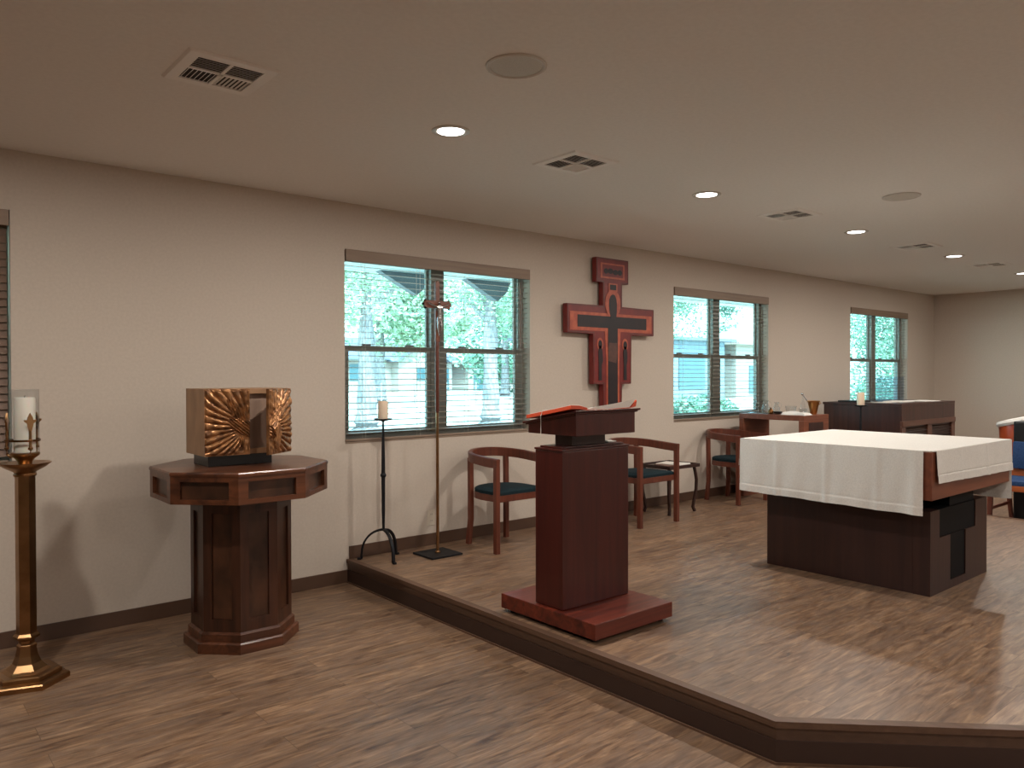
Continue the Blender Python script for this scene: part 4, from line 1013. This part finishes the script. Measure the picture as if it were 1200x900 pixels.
house('beige_house', 'low beige house with a gabled porch across the lawn, left pane of the large window', 28, 44.5, 62, 72, 2.9, 2.2,
      [(30.5,1.0,1.1,1.5,0),(33.8,1.0,1.1,1.5,0),(40.2,1.0,1.2,1.2,1.2),(43.6,-.0,1.0,2.1,0)], M['siding'], M['roof'], (40.2, 2.6, 1.6))
house('garage', 'small building with dark doorway at the left of the right-hand pane', 46.5, 53, 62, 70, 2.6, 1.2, [(48.5,-.05,2.6,2.3,0)], M['siding'], M['roof_tan'])
house('grey_building', 'long flat blue-grey building seen through the middle window', 31, 43.0, 29.5, 36, 3.6, .3, [(34,.6,3.2,2.2,0),(39.5,.6,2.6,2.2,0)], M['brickish'], M['roof'])
house('white_shed', 'white building at the right end of the blue-grey building', 44.3, 52, 29.5, 36, 3.5, .3, [(46.2,.2,.8,1.9,0)], M['siding'], M['roof_tan'])
# white rail fence on the lawn
fe = thing('rail_fence', 'thin grey post and rail fence across the lawn beyond the trees', 'fence', (24, 34, -.1))
b = BM()
for z in (.45, .85): box(b, 12, 26.2, 33.97, 34.03, z, z+.05, 0)
obj('rails', b, M['fence'], fe)
for k in range(8):
    b = BM(); box(b, 12+k*2-.05, 12+k*2+.05, 33.94, 33.969, -.1, 1.1, 0); obj('post', b, M['fence'], fe)
# eave brackets under the overhang
for i, x in enumerate((4.72, 5.88)):
    b = BM(); board(b, [(x-.46,2.619),(x+.22,2.619),(x+.16,2.50),(x+.02,2.385),(x-.22,2.50)], 7.26, 7.36)
    obj('eave_bracket', b, M['timber'], None, label=['grey triangular eave bracket in the upper right of the left window pane', 'grey triangular eave bracket in the upper part of the right window pane'][i], cat='bracket')

# ---------------------------------------------------------------- world, sun
w = bpy.data.worlds.new('W'); bpy.context.scene.world = w; w.use_nodes = True
nt = w.node_tree; bg = nt.nodes['Background']
sky = nt.nodes.new('ShaderNodeTexSky'); sky.sky_type = 'NISHITA'; sky.sun_disc = False; sky.sun_elevation = R(55); sky.sun_rotation = R(200); sky.dust_density = 4; sky.air_density = 1.0
mxn = nt.nodes.new('ShaderNodeMix'); mxn.data_type = 'RGBA'; mxn.inputs[0].default_value = .8
nt.links.new(sky.outputs[0], mxn.inputs[6]); mxn.inputs[7].default_value = (.93, .98, 1.0, 1)
nt.links.new(mxn.outputs[2], bg.inputs[0]); bg.inputs[1].default_value = 4.0
s = bpy.data.lights.new('sun', 'SUN'); s.energy = 9.0; s.angle = R(2); s.color = (1, .97, .93)
so = bpy.data.objects.new('sun', s); C.objects.link(so); so.rotation_euler = Vector((-.35, -.75, -1)).to_track_quat('-Z', 'Y').to_euler()
so.rotation_euler = Vector((.35, .62, -1)).to_track_quat('-Z', 'Y').to_euler(); so['kind'] = 'structure'

# ---------------------------------------------------------------- camera
f_px, yaw, pit, roll, h = 902.8, .7003, .0117, .0019, 1.4905
cam = bpy.data.cameras.new('camera'); cam.sensor_width = 36; cam.lens = f_px/1200*36; cam.clip_start = .05; cam.clip_end = 500
co = bpy.data.objects.new('camera', cam); C.objects.link(co)
Fv = Vector((sin(yaw)*cos(pit), cos(yaw)*cos(pit), -sin(pit))); Rv = Vector((cos(yaw), -sin(yaw), 0)); Uv = Rv.cross(Fv)
R2 = Rv-Uv*roll; U2 = Uv+Rv*roll; R2.normalize(); U2.normalize()
co.matrix_world = Matrix(((R2.x, U2.x, -Fv.x, 0), (R2.y, U2.y, -Fv.y, 0), (R2.z, U2.z, -Fv.z, h), (0,0,0,1)))
S = bpy.context.scene; S.camera = co
S.view_settings.view_transform = 'Standard'; S.view_settings.look = 'None'; S.view_settings.gamma = 1; S.view_settings.exposure = .06; S.view_settings.use_curve_mapping = False
S.cycles.max_bounces = 8; S.cycles.diffuse_bounces = 5; S.cycles.transparent_max_bounces = 24
S.cycles.sample_clamp_indirect = 5
